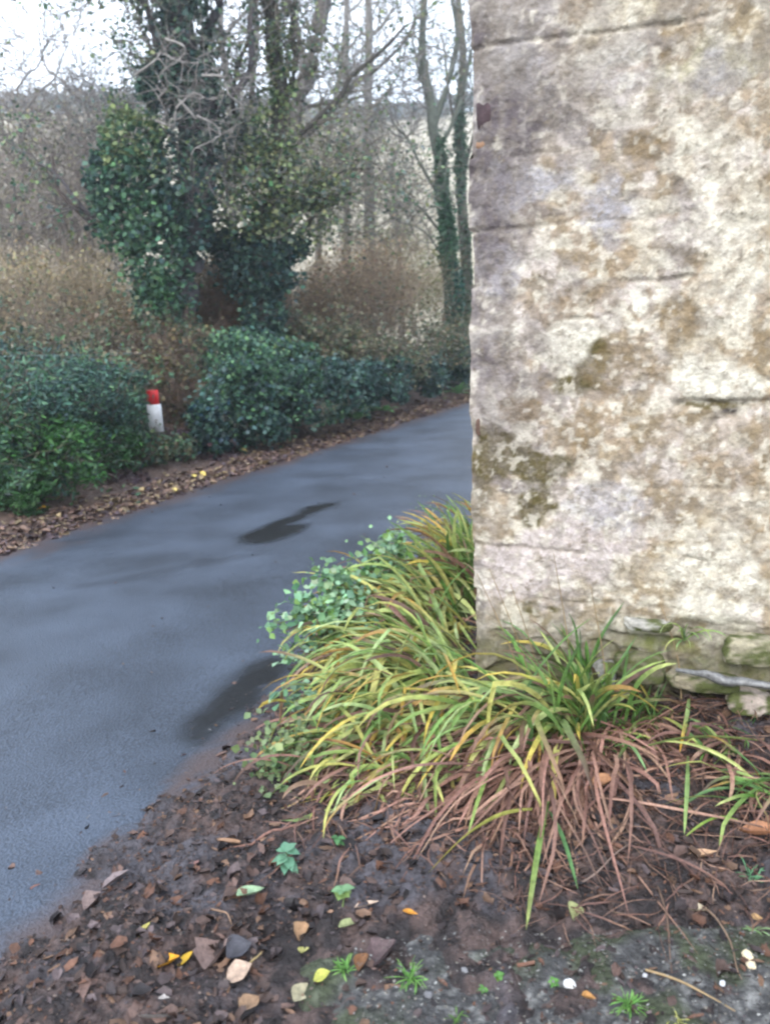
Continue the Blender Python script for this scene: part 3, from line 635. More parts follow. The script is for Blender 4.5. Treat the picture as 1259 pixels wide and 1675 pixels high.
# grey weathered stick along the wall foot
pts = [wallpt(1108, 1083), wallpt(1150, 1085), wallpt(1190, 1095), wallpt(1240, 1102), wallpt(1330, 1116)]
nodes = np.array([[*(C0 + TD * a + ND * (.095 if i_ else .06)), b_] for i_, (a, b_) in enumerate(pts)])
V, f, _, _ = limb(nodes, [.006, .012, .016, .014, .013], K=12, sub=8, wob=.012, seed=4, jag=.3)
mesh_obj("stick", V, [f], material("weathered_wood", rough=.4, base=(.115, .115, .115), vary=.6, vscale=70, bump=.003, bscale=60, spec=.5), loc=nodes[0], smooth=True, label="wet grey stick jutting out of the rough stones at the wall foot", cat="stick")

# ------------------------------------------------------------------ round-leaved weeds on the lane edge
def leafy(name, label, root, tips, n_leaf, size, pal, seed, cat="plant", group=None, spread=.05, aspect=.85):
    rg = np.random.default_rng(seed); root = np.asarray(root, float); t = thing(name, label, cat, root, group)
    st, cs = [], []
    for tp in tips:
        tp = np.asarray(tp, float); mid = root * .5 + tp * .5 + np.array([0, 0, .25]) * np.linalg.norm(tp - root)
        V, f, P, _ = limb([root, mid, tp], [.004, .003, .0015], K=5, sub=6, wob=.02, seed=seed); st.append((V, f))
        k = rg.integers(4, len(P), n_leaf); cs.append(P[k] + rg.normal(size=(n_leaf, 3)) * spread)
    V, Fq = join(st); mesh_obj("stem", V, Fq, M_bark, parent=t, col=np.tile([.12, .10, .05], (len(V), 1)), loc=root)
    C = np.concatenate(cs); C[:, 2] = np.maximum(C[:, 2], gz(C[:, 0], C[:, 1]) + .01)
    V, f, c_ = leaves(C, size, rg, aspect, pal, .3, droop=0)
    mesh_obj("leaves", V, [f], M_leaf, parent=t, col=c_, loc=root); return t
BLUEG = [(.15, .28, .16), (.22, .37, .22), (.10, .20, .12), (.28, .42, .26)]
leafy("round_leaved_weed", "pale blue-green weed with round leaflets arching left over the lane", rt(-.02, 3.25), [W(452, 1020, 3.15), W(490, 985, 3.2), W(520, 945, 3.3), W(560, 965, 3.3), W(470, 1070, 3.0), W(540, 1010, 3.1), W(520, 1040, 3.1), W(500, 1010, 3.2)], 130, .036, BLUEG + GRN[2:], 201, spread=.035)
leafy("round_leaved_weed", "blue-green weed behind the yellowing blades close to the lane", rt(.12, 3.65), [W(560, 930, 3.6), W(600, 910, 3.7), W(620, 895, 3.8), W(570, 960, 3.5), W(640, 890, 3.9)], 110, .034, BLUEG + GRN[2:], 202, spread=.038)
leafy("feathery_weed", "feathery pale green weed at the furthest end of the clumps by the lane", rt(.40, 4.6), [W(690, 850, 4.7), W(660, 870, 4.5), W(700, 835, 4.9), W(720, 850, 4.6)], 60, .015, [(.2, .3, .15), (.28, .36, .2)], 203)
leafy("round_leaved_weed", "small mint-coloured weed with broad leaflets under the arching blades", rt(-.22, 2.75), [W(480, 1140, 2.75), W(500, 1160, 2.7), W(465, 1155, 2.7), W(515, 1150, 2.8)], 30, .040, BLUEG, 204, spread=.03)
leafy("creeping_weed", "dull green creeping weed low at the left tip of the clumps", rt(-.28, 2.5), [W(440, 1225, 2.45), W(470, 1250, 2.4), W(500, 1230, 2.5), W(455, 1280, 2.35), W(430, 1260, 2.4)], 90, .026, [(.12, .18, .08), (.18, .24, .11)], 205)

# toothed-leaf seedlings on the litter
def star_leaf(rg, c, az, el, L, wd, col, n_=7):
    """leaf with toothed margin as a strip of quads"""
    s = np.linspace(0, 1, n_ * 2 + 1); prof = np.sin(np.clip(s * 1.05, 0, 1) ** .75 * PI) * (1 + .22 * (np.arange(len(s)) % 2)); prof[0] = .08; prof[-1] = .02
    D = np.array([math.cos(az) * math.cos(el), math.sin(az) * math.cos(el), math.sin(el)]); A = np.array([-math.sin(az), math.cos(az), 0]); N = np.cross(D, A) * -1
    N = N if N[2] > 0 else -N
    M_ = c + D * (s * L)[:, None] - np.array([0, 0, 1]) * (.25 * L * s ** 2)[:, None]
    h = (prof * wd * .5)[:, None]
    V = np.stack([M_ - A * h + N * h * .3, M_, M_ + A * h + N * h * .3], 1).reshape(-1, 3)
    i = np.arange(len(s) - 1)[:, None] * 3 + np.arange(2)[None]
    return V, np.stack([i, i + 1, i + 4, i + 3], -1).reshape(-1, 4), np.tile(np.array(col) * rg.uniform(.8, 1.2), (len(V), 1))
def seedling(label, px, py, n_, L, wd, pal, seed, h=.05, tiers=2):
    rg = np.random.default_rng(seed); root = GG(px, py); t = thing("seedling", label, "plant", root, "small green seedlings on the leaf litter")
    V, f, P, _ = limb([root - [0, 0, .01], root + [.005, 0, h * .6], root + [0, -.01, h]], [.0025, .002, .0015], K=5, sub=3)
    mesh_obj("stem", V, [f], M_leaf, parent=t, col=np.tile([.15, .2, .08], (len(V), 1)), loc=root)
    VV, FF, CC, k = [], [], [], 0
    for i in range(n_):
        tr = i % tiers; V, f, c_ = star_leaf(rg, root + np.array([0, -.005, h * (1 - .35 * tr)]), i * 2.4 + rg.uniform(-.3, .3), rg.uniform(-.1, .5), L * rg.uniform(.75, 1.15), wd * rg.uniform(.8, 1.15), pal[i % len(pal)])
        VV.append(V); FF.append(f + k); CC.append(c_); k += len(V)
    mesh_obj("leaves", np.concatenate(VV), FF, M_leaf, parent=t, col=np.concatenate(CC), loc=root)
seedling("blue-green toothed seedling on the dark mud beside the pale oval leaf", 470, 1418, 11, .045, .026, [(.09, .20, .13), (.12, .25, .16)], 301, .05, 3)
seedling("bramble seedling with pale leaflets below the drooping clump", 560, 1478, 8, .032, .024, [(.15, .28, .14), (.2, .3, .1)], 302, .04)
seedling("tiny dark green seedling tucked under the hanging blades", 553, 1385, 6, .024, .016, [(.06, .16, .06)], 303, .03)
seedling("leafy green sprout just left of the white stone chip", 905, 1612, 9, .014, .009, [(.12, .30, .06), (.1, .26, .06)], 304, .015)
seedling("cluster of tiny green leaves on the gravel path", 815, 1602, 12, .016, .010, [(.10, .24, .06), (.12, .2, .04)], 305, .014)
seedling("smallest green seedling on the gravel between the two grass tufts", 790, 1622, 8, .014, .008, [(.10, .24, .06)], 306, .01)
def grass_tuft(label, px, py, n_, L, seed, el=(.1, 1.2), pal=None, wd=(.0025, .005)):
    rg = np.random.default_rng(seed); root = GG(px, py); t = thing("grass_tuft", label, "grass", root, "small grass tufts on the litter and gravel")
    r = root + rg.normal(size=(n_, 3)) * .006; r[:, 2] = root[2]
    V, f, C = blades(r, rg.uniform(0, 2 * PI, n_), rg.uniform(*el, n_), L * rg.uniform(.5, 1.1, n_), rg.uniform(*wd, n_), rg.uniform(.2, 1.6, n_), rg, pick(rg, pal or [(.10, .26, .05), (.14, .3, .07)], n_), pick(rg, pal or [(.14, .32, .07), (.2, .34, .1)], n_), n_=7)
    mesh_obj("blades", V, [f], M_blade, parent=t, col=C, loc=root)
grass_tuft("spiky green grass tuft radiating flat on the gravel path", 1030, 1648, 34, .05, 401, (.0, .6))
grass_tuft("green grass tuft on the litter below the pale slender leaf", 565, 1590, 26, .045, 402, (.1, .8), wd=(.003, .007))
grass_tuft("loose grass tuft where the litter meets the gravel", 670, 1602, 30, .05, 403, (.2, 1.1))
grass_tuft("fine blue-green grass tuft at the right edge of the soil", 1225, 1435, 16, .055, 404, (.0, .6), [(.10, .24, .12)])
grass_tuft("small tuft of pale grass lowest at the right edge of the soil", 1235, 1525, 10, .04, 405, (.0, .5), [(.2, .32, .14)])
grass_tuft("yellowish tuft at the bottom edge of the path", 1105, 1672, 10, .03, 406, (.3, 1.2), [(.4, .4, .12)])
grass_tuft("dark green tuft hugging the foot of the wall at far right", 1225, 1180, 26, .11, 407, (.5, 1.4), [(.07, .17, .05)], (.004, .008))
grass_tuft("mossy green tuft at the bottom centre of the gravel", 745, 1668, 16, .025, 408, (.1, .9), [(.09, .18, .04)])

# ------------------------------------------------------------------ fallen leaves
def leafmesh(rg, c, L, wd, az, col, curl=.35, n_=7, lobes=0, tilt=.2, norm=None):
    s = np.linspace(0, 1, n_); t_ = np.linspace(-1, 1, 5); S, T_ = np.meshgrid(s, t_, indexing='ij')
    prof = np.sin(PI * np.clip(S * .97 + .02, 0, 1) ** .8); prof = prof * (1 + lobes * np.sin(S * 14) * .35)
    x = (S - .5) * L; y = T_ * prof * wd * .5
    z = curl * wd * (T_ ** 2) * .8 * prof + .25 * curl * L * (S - .5) ** 2 * 2 + .15 * wd * (fbm(S * 3 + rg.uniform(0, 9), T_ * 1.5, 0, 3) - .5)
    ca, sa = math.cos(az), math.sin(az); a, b_ = rg.uniform(-tilt, tilt, 2)
    P = np.stack([x * ca - y * sa, x * sa + y * ca, z + a * x + b_ * y], -1)
    P[..., 2] += -P[..., 2].min() + .002
    P = P + c
    cc = np.array(col) * (1 - .25 * (np.abs(T_) < .1))[..., None] * (.8 + .4 * fbm(S * 5, T_ * 3, 0, 7))[..., None]
    return P.reshape(-1, 3), grid_faces(n_, 5), cc.reshape(-1, 3)
rg = np.random.default_rng(77)
fl = [  # label, px, py, L px, W px, angle deg, colour, lobes
 ("large pinkish brown leaf lying face up on dark litter at bottom left", 352, 1572, 66, 46, 80, (.27, .19, .17), .5),
 ("bright orange leaf scrap on black soil", 275, 1580, 30, 24, 20, (.62, .30, .02), .4),
 ("narrow yellow-orange leaf scrap right beside the bright orange one", 304, 1574, 26, 10, 55, (.55, .36, .04), 0),
 ("pale beige leaf with a straight stalk next to the large pinkish leaf", 392, 1600, 34, 24, 30, (.42, .31, .24), .2),
 ("tiny lemon yellow leaf on the dark verge", 237, 1526, 20, 10, 60, (.42, .38, .12), 0),
 ("whitish grey leaf cut by the bottom edge", 268, 1664, 56, 40, 10, (.30, .28, .27), .4),
 ("pale mint oval leaf beside the toothed seedling", 412, 1470, 46, 24, 50, (.34, .48, .30), 0),
 ("curled tan leaf on the black mud above the mint oval leaf", 384, 1387, 42, 16, 10, (.40, .24, .15), 0),
 ("dusty pink leaf at the ragged edge of the asphalt", 300, 1245, 26, 18, 20, (.22, .17, .18), .4),
 ("triangular pale green leaf on bare soil left of the hanging pair", 942, 1498, 26, 20, 60, (.32, .34, .16), 0),
 ("slender pale green leaf above the litter grass tuft", 575, 1520, 46, 16, 50, (.36, .40, .20), 0),
 ("small yellow leaf lying left of the litter grass tuft", 497, 1560, 18, 15, 80, (.40, .38, .14), 0),
 ("bright yellow-green leaf touching the litter grass tuft", 527, 1603, 22, 16, 20, (.38, .39, .08), 0),
 ("pale curled twig-like leaf under the brown skirt", 600, 1484, 34, 12, 20, (.50, .38, .30), 0),
 ("small orange leaf fragment below the brown skirt", 671, 1498, 20, 9, 0, (.50, .22, .03), 0),
 ("round brown leaf disc near the gravel edge", 592, 1580, 26, 20, 70, (.20, .10, .05), 0),
 ("greyish tan leaf with a stalk right above the bottom edge", 494, 1628, 34, 22, 60, (.33, .30, .20), 0),
 ("tan leaf lying between the two seedlings", 494, 1530, 28, 20, 80, (.38, .24, .14), .3),
 ("orange-brown leaf curled below the upright tuft", 985, 1290, 38, 18, 10, (.40, .20, .10), 0),
 ("rusty curled leaf on the soil at the right edge", 1235, 1368, 44, 20, 150, (.36, .17, .09), .2),
 ("peach coloured leaf lying under the level green leaf", 1148, 1404, 40, 12, 5, (.50, .32, .20), 0),
 ("dark slate leaf beside the large pinkish one", 392, 1560, 36, 30, 40, (.07, .07, .085), 0),
 ("dull purple leaf flat beside the gravel", 628, 1570, 44, 40, 50, (.12, .085, .09), .3),
 ("tan crumpled leaf near the bottom centre left", 410, 1650, 38, 20, 60, (.34, .22, .14), .2),
 ("little orange leaf on the gravel path", 963, 1637, 18, 10, 0, (.46, .24, .08), 0),
 ("ochre leaf speck on the soil at far right", 1237, 1507, 16, 10, 0, (.42, .26, .12), 0),
 ("pale buff leaf clump near the right edge of the soil", 1142, 1492, 30, 14, 0, (.40, .34, .24), .2),
 ("grey-brown leaf on the crumbling verge above the lettering-free mud", 190, 1448, 34, 22, 30, (.20, .16, .165), .3),
 ("wide grey-pink leaf on the verge nearer the lane", 152, 1480, 28, 20, 60, (.24, .18, .17), .3),
 ("reddish leaf at the asphalt edge far down left", 72, 1462, 30, 12, 20, (.22, .11, .09), 0),
 ("maroon leaf on the mud above the curled tan leaf", 318, 1418, 24, 16, 60, (.20, .11, .10), 0)]
fl[27] = ("grey-brown leaf on the crumbling left verge",) + fl[27][1:]
for (lab, px, py, l_, w_, an, c_, lob) in fl:
    p0 = GG(px, py); s = np.linalg.norm(p0 - CAM) / F * 1.12; c_ = np.array(c_) * .82
    V, f, C = leafmesh(rg, p0 + [0, 0, .001], l_ * s, w_ * s, math.radians(an), c_, rg.uniform(.3, .9), lobes=lob, tilt=.4)
    mesh_obj("fallen_leaf", V, [f], M_litter, col=C, smooth=True, loc=p0, label=lab, cat="leaf")
for k, (px, py) in enumerate([(318, 783), (332, 781), (286, 806), (66, 838), (75, 836), (455, 716), (400, 742), (520, 700), (232, 806)]):
    p0 = W(px, py, 7); p0 = GG(px, py); s = np.linalg.norm(p0 - CAM) / F
    V, f, C = leafmesh(rg, p0 + [0, 0, .02], 11 * s, 8 * s, U(0, 3), [(.62, .50, .14), (.60, .46, .12), (.5, .4, .14), (.6, .33, .04), (.6, .35, .05), (.4, .33, .12), (.42, .34, .14), (.34, .28, .14), (.4, .3, .16)][k], .3, tilt=.5)
    mesh_obj("fallen_leaf", V, [f], M_litter, col=C, smooth=True, loc=p0, cat="leaf", group="yellow leaves on the far edge of the lane",
             label=["left one of the two bright yellow leaves touching at the far lane edge", "right one of the two bright yellow leaves touching at the far lane edge", "small yellow leaf just left of the bright yellow pair", "left one of two orange leaves at the far edge by the hedge", "right one of two orange leaves at the far edge by the hedge",
                    "yellow leaf on the far verge under the ivy bank", "dull yellow leaf on the far verge between ivy and post", "furthest yellow leaf on the verge under the blue-green ivy", "buff leaf on the verge beside the bushy hedge end"][k])
# stones on the path
for k, (px, py, r_, c_) in enumerate([(931, 1614, .0125, (.72, .72, .72)), (1181, 1611, .007, (.45, .46, .48)), (1222, 1567, .013, (.62, .52, .36)), (1228, 1582, .010, (.58, .48, .34)), (1054, 1598, .006, (.4, .4, .42)), (760, 1590, .008, (.17, .17, .18)), (700, 1630, .009, (.13, .13, .14))]):
    p0 = GG(px, py); v_, f_, n_ = block(p0[0], p0[1], p0[2] + r_ * .4, r_, r_ * .8, r_ * .55, (math.cos(k), math.sin(k)), (-math.sin(k), math.cos(k)), 70 + k, .25)
    mesh_obj("pebble", v_, f_, M_stone, col=np.tile(c_, (len(v_), 1)) * (.85 + .3 * n_), loc=p0, smooth=True, cat="stone",
             label=["bright white square stone chip on the gravel path", "small whitish pebble right of the grass tuft", "cream crumbly stone on the soil near the right edge", "little tan stone touching the cream crumbly one", "tiny pale pebble above the spiky grass", "grey pebble at the gravel edge near the clump", "dark grey pebble on the path left part"][k])
# twigs on the soil
for k, (a, b_) in enumerate([((1145, 1480), (1215, 1610)), ((1060, 1420), (1100, 1600)), ((1050, 1590), (1200, 1660)), ((390, 1598), (436, 1555)), ((345, 1490), (385, 1525)), ((940, 1460), (1040, 1380))]):
    p0, p1 = GG(*a) + [0, 0, .008], GG(*b_) + [0, 0, .008]; V, f, _, _ = limb([p0, (p0 + p1) / 2 + [.01, 0, .012], p1], [.0028, .0024, .0012], K=6, sub=5, wob=.012, seed=k)
    mesh_obj("twig", V, [f], M_bark, col=np.tile([(.16, .11, .08), (.12, .08, .06), (.25, .18, .10), (.34, .26, .13), (.2, .13, .09), (.18, .13, .11)][k], (len(V), 1)), loc=p0, cat="twig",
             label=["dark twig lying slantwise on the soil at lower right", "long brown twig pointing down to the spiky grass tuft", "thin straw-coloured twig on the gravel at lower right", "straight yellowish stalk beside the pale beige leaf", "short brown twig beside the mint oval leaf", "grey-brown twig lying right of the hanging pair of leaves"][k])

# uncountable litter: crumbled leaves, straw, crumbs of mud
def litter(name, n_, region, size, pal, seed, lift=.001, asp=(.22, .95), jitter=.4):
    rg = np.random.default_rng(seed); x, y = region(rg, n_)
    z = gtop(x, y); L = size(rg, len(x)); wd = L * rg.uniform(*asp, len(x)); az = rg.uniform(0, 2 * PI, len(x))
    s = np.array([-.5, 0, .5]); S, T_ = np.meshgrid(s, s, indexing='ij')
    pr = 1 - 1.4 * S ** 2 * 1.6
    xx = S[None] * L[:, None, None]; yy = (T_ * pr)[None] * wd[:, None, None]
    zz = (rg.normal(size=(len(x), 3, 3)) * .16 + rg.uniform(-.35, .6, (len(x), 1, 1)) * (T_ ** 2 * 4)[None]) * wd[:, None, None] + rg.normal(size=(len(x), 1, 1)) * .16 * xx + rg.normal(size=(len(x), 1, 1)) * .2 * yy
    ca, sa = np.cos(az)[:, None, None], np.sin(az)[:, None, None]
    P = np.stack([xx * ca - yy * sa + x[:, None, None], xx * sa + yy * ca + y[:, None, None], zz + z[:, None, None] + lift + .08 * L[:, None, None]], -1)
    P = push_out(P, .005)
    f = (grid_faces(3, 3)[None] + (np.arange(len(x)) * 9)[:, None, None]).reshape(-1, 4)
    c_ = np.repeat(pick(rg, pal, len(x), jitter), 9, 0) * (.82 if name != 'verge_litter' else .9)
    mesh_obj(name, P.reshape(-1, 3), [f], M_litter, col=c_, kind="stuff")
LP = [(.05, .034, .03), (.075, .05, .043), (.105, .066, .056), (.032, .024, .025), (.09, .068, .07), (.15, .09, .06), (.055, .043, .046), (.02, .017, .019), (.12, .06, .04)]
def reg_near(rg, n_):
    y = 1.25 + 2.6 * rg.random(n_) ** 1.1; x = xR(y) + (rg.random(n_) ** 1.0) * 2.6 - .12; k = (x < 1.7) & (rg.random(n_) < .35 + .65 * sstep(.0, .35, x - xR(y))) & ~((y < 1.7) & (x > -.3) & (rg.random(n_) < .8)); return x[k], y[k]
litter("leaf_litter", 25000, reg_near, lambda r_, n_: .005 + .036 * r_.random(n_) ** 3, LP, 501)
litter("leaf_crumbs", 32000, reg_near, lambda r_, n_: r_.uniform(.003, .011, n_), LP + [(.02, .018, .02), (.15, .115, .10)], 502)
def reg_far(rg, n_):
    y = 4.6 + 13 * rg.random(n_) ** 1.2; p = np.abs(rg.normal(size=n_)) * .27 - .12; return xL(y) - p / .917, y
litter("verge_litter", 9000, reg_far, lambda r_, n_: r_.uniform(.02, .07, n_), [(.13, .08, .065), (.17, .11, .085), (.09, .06, .06), (.20, .14, .10), (.07, .05, .06), (.26, .2, .12)], 503, .012)
def reg_edge(rg, n_):
    y = 1.4 + 4.5 * rg.random(n_); return xR(y) + rg.normal(size=n_) * .14 - .02, y
litter("edge_crumbs", 9000, reg_edge, lambda r_, n_: .003 + .014 * r_.random(n_) ** 3, LP, 504)
def reg_path(rg, n_): return rg.uniform(-.1, 1.2, n_), 1.3 + .33 * rg.random(n_) ** 1.2
litter("gravel_crumbs", 1700, reg_path, lambda r_, n_: r_.uniform(.003, .008, n_), [(.22, .22, .21), (.14, .14, .14), (.07, .06, .06), (.16, .15, .13)], 505, .026)
def reg_road(rg, n_):
    y = 1.6 + 9 * rg.random(n_) ** 1.5; return xL(y) + 3.2 * np.clip(rg.beta(.45, .35, n_), .03, .99), y
litter("road_grit", 900, reg_road, lambda r_, n_: .003 + .022 * r_.random(n_) ** 4, LP + [(.16, .16, .16), (.2, .13, .08)], 509, .062)
rg = np.random.default_rng(506)     # straw
n_ = 760; x = np.concatenate([rg.uniform(.25, 1.3, 560), rg.uniform(-.3, .5, 200)]); y = np.concatenate([rg.uniform(1.68, 2.6, 560), rg.uniform(1.9, 2.4, 200)])
V, f, C = blades(np.stack([x, y, gtop(x, y) + .008], -1), rg.uniform(0, 2 * PI, n_), rg.uniform(-.1, .3, n_), rg.uniform(.05, .2, n_), rg.uniform(.002, .006, n_), rg.uniform(.1, .8, n_), rg, pick(rg, DEADC, n_, .5) * .7, pick(rg, BROWN, n_, .5) * .7, n_=8, side=.5 * rg.normal(size=n_), zmin=.008)
mesh_obj("straw", V, [f], M_litter, col=C, kind="stuff", smooth=True)

# ------------------------------------------------------------------ far bank: hedges, ivy, trees
IVY = [(.035, .09, .055), (.05, .12, .065), (.02, .05, .042), (.10, .20, .09), (.07, .15, .10)]
IVYB = [(.024, .062, .055), (.04, .095, .085), (.014, .036, .04), (.07, .13, .115), (.035, .09, .05)]
OLIVE = [(.13, .17, .07), (.18, .21, .09), (.09, .13, .055), (.23, .24, .12), (.07, .12, .06)]
TW = [(.13, .105, .085), (.10, .085, .075), (.17, .14, .11)]
def seg_obj(name, segs, parent, pal, K=4, seed=0, mat=None, loc=None):
    V, f = tubes(segs, K); rg = np.random.default_rng(seed)
    c_ = np.repeat(pick(rg, pal, len(segs), .15), 2 * K, 0)
    return mesh_obj(name, V, [f], mat or M_bark, parent=parent, col=c_, loc=loc, smooth=True)
def ground_at(x, y): return np.array([x, y, float(gz(np.array([x]), np.array([y]))[0])])
def bush(name, label, blobs, n_, size, pal, seed, Y=None, aspect=.8, inner=.5, lump=.35, cat="bush", group=None, stems=40, stempal=TW, depth=2, droop=.2, tw_L=.45):
    """blobs: (px,py,rx,ry,Y,weight[,palette])"""
    rg = np.random.default_rng(seed); cen = [ell(*b[:4], b[4]) for b in blobs]
    wsum = sum(b[5] for b in blobs); low = min(cen, key=lambda q_: q_[0][2] - q_[1][2])
    root = ground_at(low[0][0], low[0][1]); t = thing(name, label, cat, root, group)
    Vs, Fs, Cs, k = [], [], [], 0
    for (c_, r_), b in zip(cen, blobs):
        m_ = max(20, int(n_ * b[5] / wsum)); P = shell(c_, r_ * np.array([1, .9, 1]), int(m_ * .4), rg, inner, lump, seed + k % 97)
        ks = 10; sc_ = shell(c_, r_ * np.array([1, .9, 1]), ks, rg, .75, .2, seed + 5); sr_ = rg.uniform(.22, .48, ks)
        P = np.concatenate([P] + [shell(sc_[q_], r_ * sr_[q_] * np.array([1.1, 1, 1]), (m_ - int(m_ * .4)) // ks + 1, rg, .1, .6, seed + q_) for q_ in range(ks)])
        P[:, 2] = np.maximum(P[:, 2], gz(P[:, 0], P[:, 1]) + .02)
        ql = xL(P[:, 1]); over = P[:, 0] > ql - .12; P[:, 0] = np.where(over & (P[:, 2] < 1.2), ql - .12 - .3 * (P[:, 0] - ql + .12), P[:, 0])
        V, f, c2 = leaves(P, size, rg, aspect, b[6] if len(b) > 6 else pal, .4, droop=droop)
        Vs.append(V); Fs.append(f + k); Cs.append(c2); k += len(V)
    sg = []
    if stems:
        for (c_, r_), b in zip(cen, blobs):
            m_ = max(3, int(stems * b[5] / wsum)); d = rg.normal(size=(m_, 3)); d[:, 2] = np.abs(d[:, 2]) + .3
            st = c_ + rg.normal(size=(m_, 3)) * r_ * .25 - [0, 0, r_[2] * .5]
            sg.append(twigs(st, d, float(r_.mean()) * (.7 if name == 'ivy_bush' else 1.3), .008, depth, rg, 3))
        sgc = np.concatenate(sg); qs = sgc[rg.integers(len(sgc) // 4, len(sgc), n_ // 4), 3:6]; qs = qs + rg.normal(size=qs.shape) * .03
        qs = qs[qs[:, 2] > gz(qs[:, 0], qs[:, 1]) + .03]; V, f, c2 = leaves(qs, size, rg, aspect, pal, .45, droop=droop); Vs.append(V); Fs.append(f + k); Cs.append(c2)
    mesh_obj("foliage", np.concatenate(Vs), Fs, M_leaf, parent=t, col=np.concatenate(Cs), loc=root)
    if stems:
        seg_obj("stem", np.concatenate(sg), t, stempal, 3, seed, loc=root)
    return t

# left dark evergreen hedge bush
bush("evergreen_hedge", "dark green bushy hedge filling the left bank behind the lane edge", [
    (30, 640, 130, 75, 7.2, 1.5, IVYB + [(.085, .18, .13), (.06, .14, .10)]), (140, 660, 85, 70, 7.9, 1.1, IVYB + [(.08, .17, .12)]), (-60, 700, 120, 120, 6.6, .7),
    (50, 745, 110, 70, 6.9, 1.3, [(.045, .14, .04), (.07, .20, .045), (.025, .075, .028)]), (160, 740, 65, 45, 7.9, .8, [(.03, .10, .03), (.045, .13, .035), (.02, .05, .02)]), (25, 800, 55, 40, 6.5, .5, [(.03, .09, .03), (.05, .12, .04)]), (205, 690, 40, 45, 8.6, .5)],
    27000, .058, IVY, 601, aspect=.34, inner=.2, lump=.6, stems=90, cat="hedge", droop=-.1)
# ivy bank pieces
GIVY = IVYB + IVY + [(.05, .09, .10), (.04, .10, .045)]
bush("ivy_bush", "dark ivy mound directly right of the red and white post", [(372, 668, 55, 68, 9.2, 1.3, GIVY), (345, 700, 34, 40, 8.9, .7, IVYB + [(.02, .05, .08)]), (375, 590, 72, 32, 10.6, 1, IVY), (315, 585, 40, 40, 10.9, .6, IVY), (430, 655, 60, 50, 9.9, 1, GIVY), (440, 700, 40, 22, 9.3, .4, IVYB), (400, 610, 60, 50, 10.0, .8, IVY), (450, 585, 55, 30, 11, .8, IVY + OLIVE[:1])], 22000, .05, IVYB, 602, aspect=.95, inner=.2, lump=.6, stems=70)
bush("ivy_bush", "blue-green ivy bank in the middle between the lane and the brown scrub", [(500, 650, 50, 48, 10.0, 1.1, GIVY), (545, 632, 50, 44, 10.9, 1, IVYB + [(.05, .10, .11)]), (590, 628, 46, 38, 11.7, .9, IVYB + [(.05, .10, .11)]), (478, 606, 50, 40, 10.9, .8, GIVY), (560, 668, 60, 16, 10.6, .4, IVY)], 15000, .05, IVYB, 603, aspect=.95, inner=.2, lump=.6, stems=60)
bush("ivy_bush", "pale grey-green ivy bank farthest along the lane beside the wall edge", [(640, 622, 44, 34, 12.6, 1, IVYB + [(.07, .11, .10)]), (690, 612, 46, 30, 14.0, 1, IVYB + [(.07, .11, .10)]), (740, 602, 46, 28, 15.8, 1, IVYB + [(.08, .12, .09), (.06, .10, .04)]), (790, 590, 60, 30, 17.5, .7), (830, 572, 60, 32, 20.5, .6), (870, 558, 60, 30, 24, .5), (905, 548, 60, 28, 28, .4)], 17000, .055, IVYB, 604, aspect=.9, inner=.2, lump=.6, stems=60)
UG = [(.10, .12, .06), (.13, .13, .07), (.07, .10, .055), (.16, .14, .09), (.13, .10, .065), (.04, .075, .045)]
bush("mixed_undergrowth", "grey-green undergrowth rising behind the ivy bank below the slim trees", [(600, 580, 70, 34, 13.0, 1), (690, 565, 70, 38, 15.0, 1), (540, 575, 60, 38, 12.3, 1), (750, 555, 44, 44, 17, .7), (820, 530, 60, 50, 21, .6), (880, 520, 60, 50, 26, .5), (490, 555, 50, 40, 12.5, .8), (650, 590, 110, 26, 13.6, 1)], 17000, .055, UG, 605, inner=.15, lump=.6, stems=150)
bush("dog_rose_tangle", "brown twiggy tangle standing between the marker post and the ivy mound", [(285, 655, 42, 85, 9.6, 1.2), (305, 590, 46, 50, 10.6, .8), (240, 600, 50, 45, 10.4, .9), (205, 640, 50, 40, 10.0, .7)], 5200, .05, [(.13, .10, .06), (.10, .085, .05), (.17, .14, .06), (.05, .075, .035), (.085, .06, .045)], 606, inner=.1, lump=.6, stems=220, stempal=[(.16, .11, .085), (.11, .08, .065)], depth=3)
bush("mixed_undergrowth", "dull olive undergrowth between the left hedge and the straw thicket", [(60, 580, 100, 40, 9.8, 1), (160, 580, 70, 40, 10.6, 1), (-50, 580, 70, 50, 9.5, .6), (100, 620, 120, 40, 9.2, .6)], 11000, .05, UG + [(.20, .17, .10)], 615, inner=.15, lump=.6, stems=120)
bush("post_undergrowth", "dark leafy growth burying the foot of the marker post", [(262, 735, 24, 22, 8.15, 1), (225, 745, 30, 20, 8.0, .8), (295, 735, 20, 20, 8.5, .6)], 1500, .045, IVY + UG, 616, inner=.1, lump=.6, stems=20, cat="undergrowth")
bush("leafy_sprig", "small bright green sprig poking out beside the white band of the post", [(240, 662, 16, 9, 9.4, 1), (243, 655, 10, 12, 9.4, .5)], 160, .05, [(.14, .32, .08), (.10, .24, .07)], 607, stems=4, cat="plant", aspect=.6)
bush("leafy_sprig", "lime green weed at the foot of the ivy mound by the lane", [(312, 726, 14, 14, 9.1, 1)], 140, .05, [(.20, .30, .07), (.14, .24, .06)], 608, stems=4, cat="plant", aspect=.6)
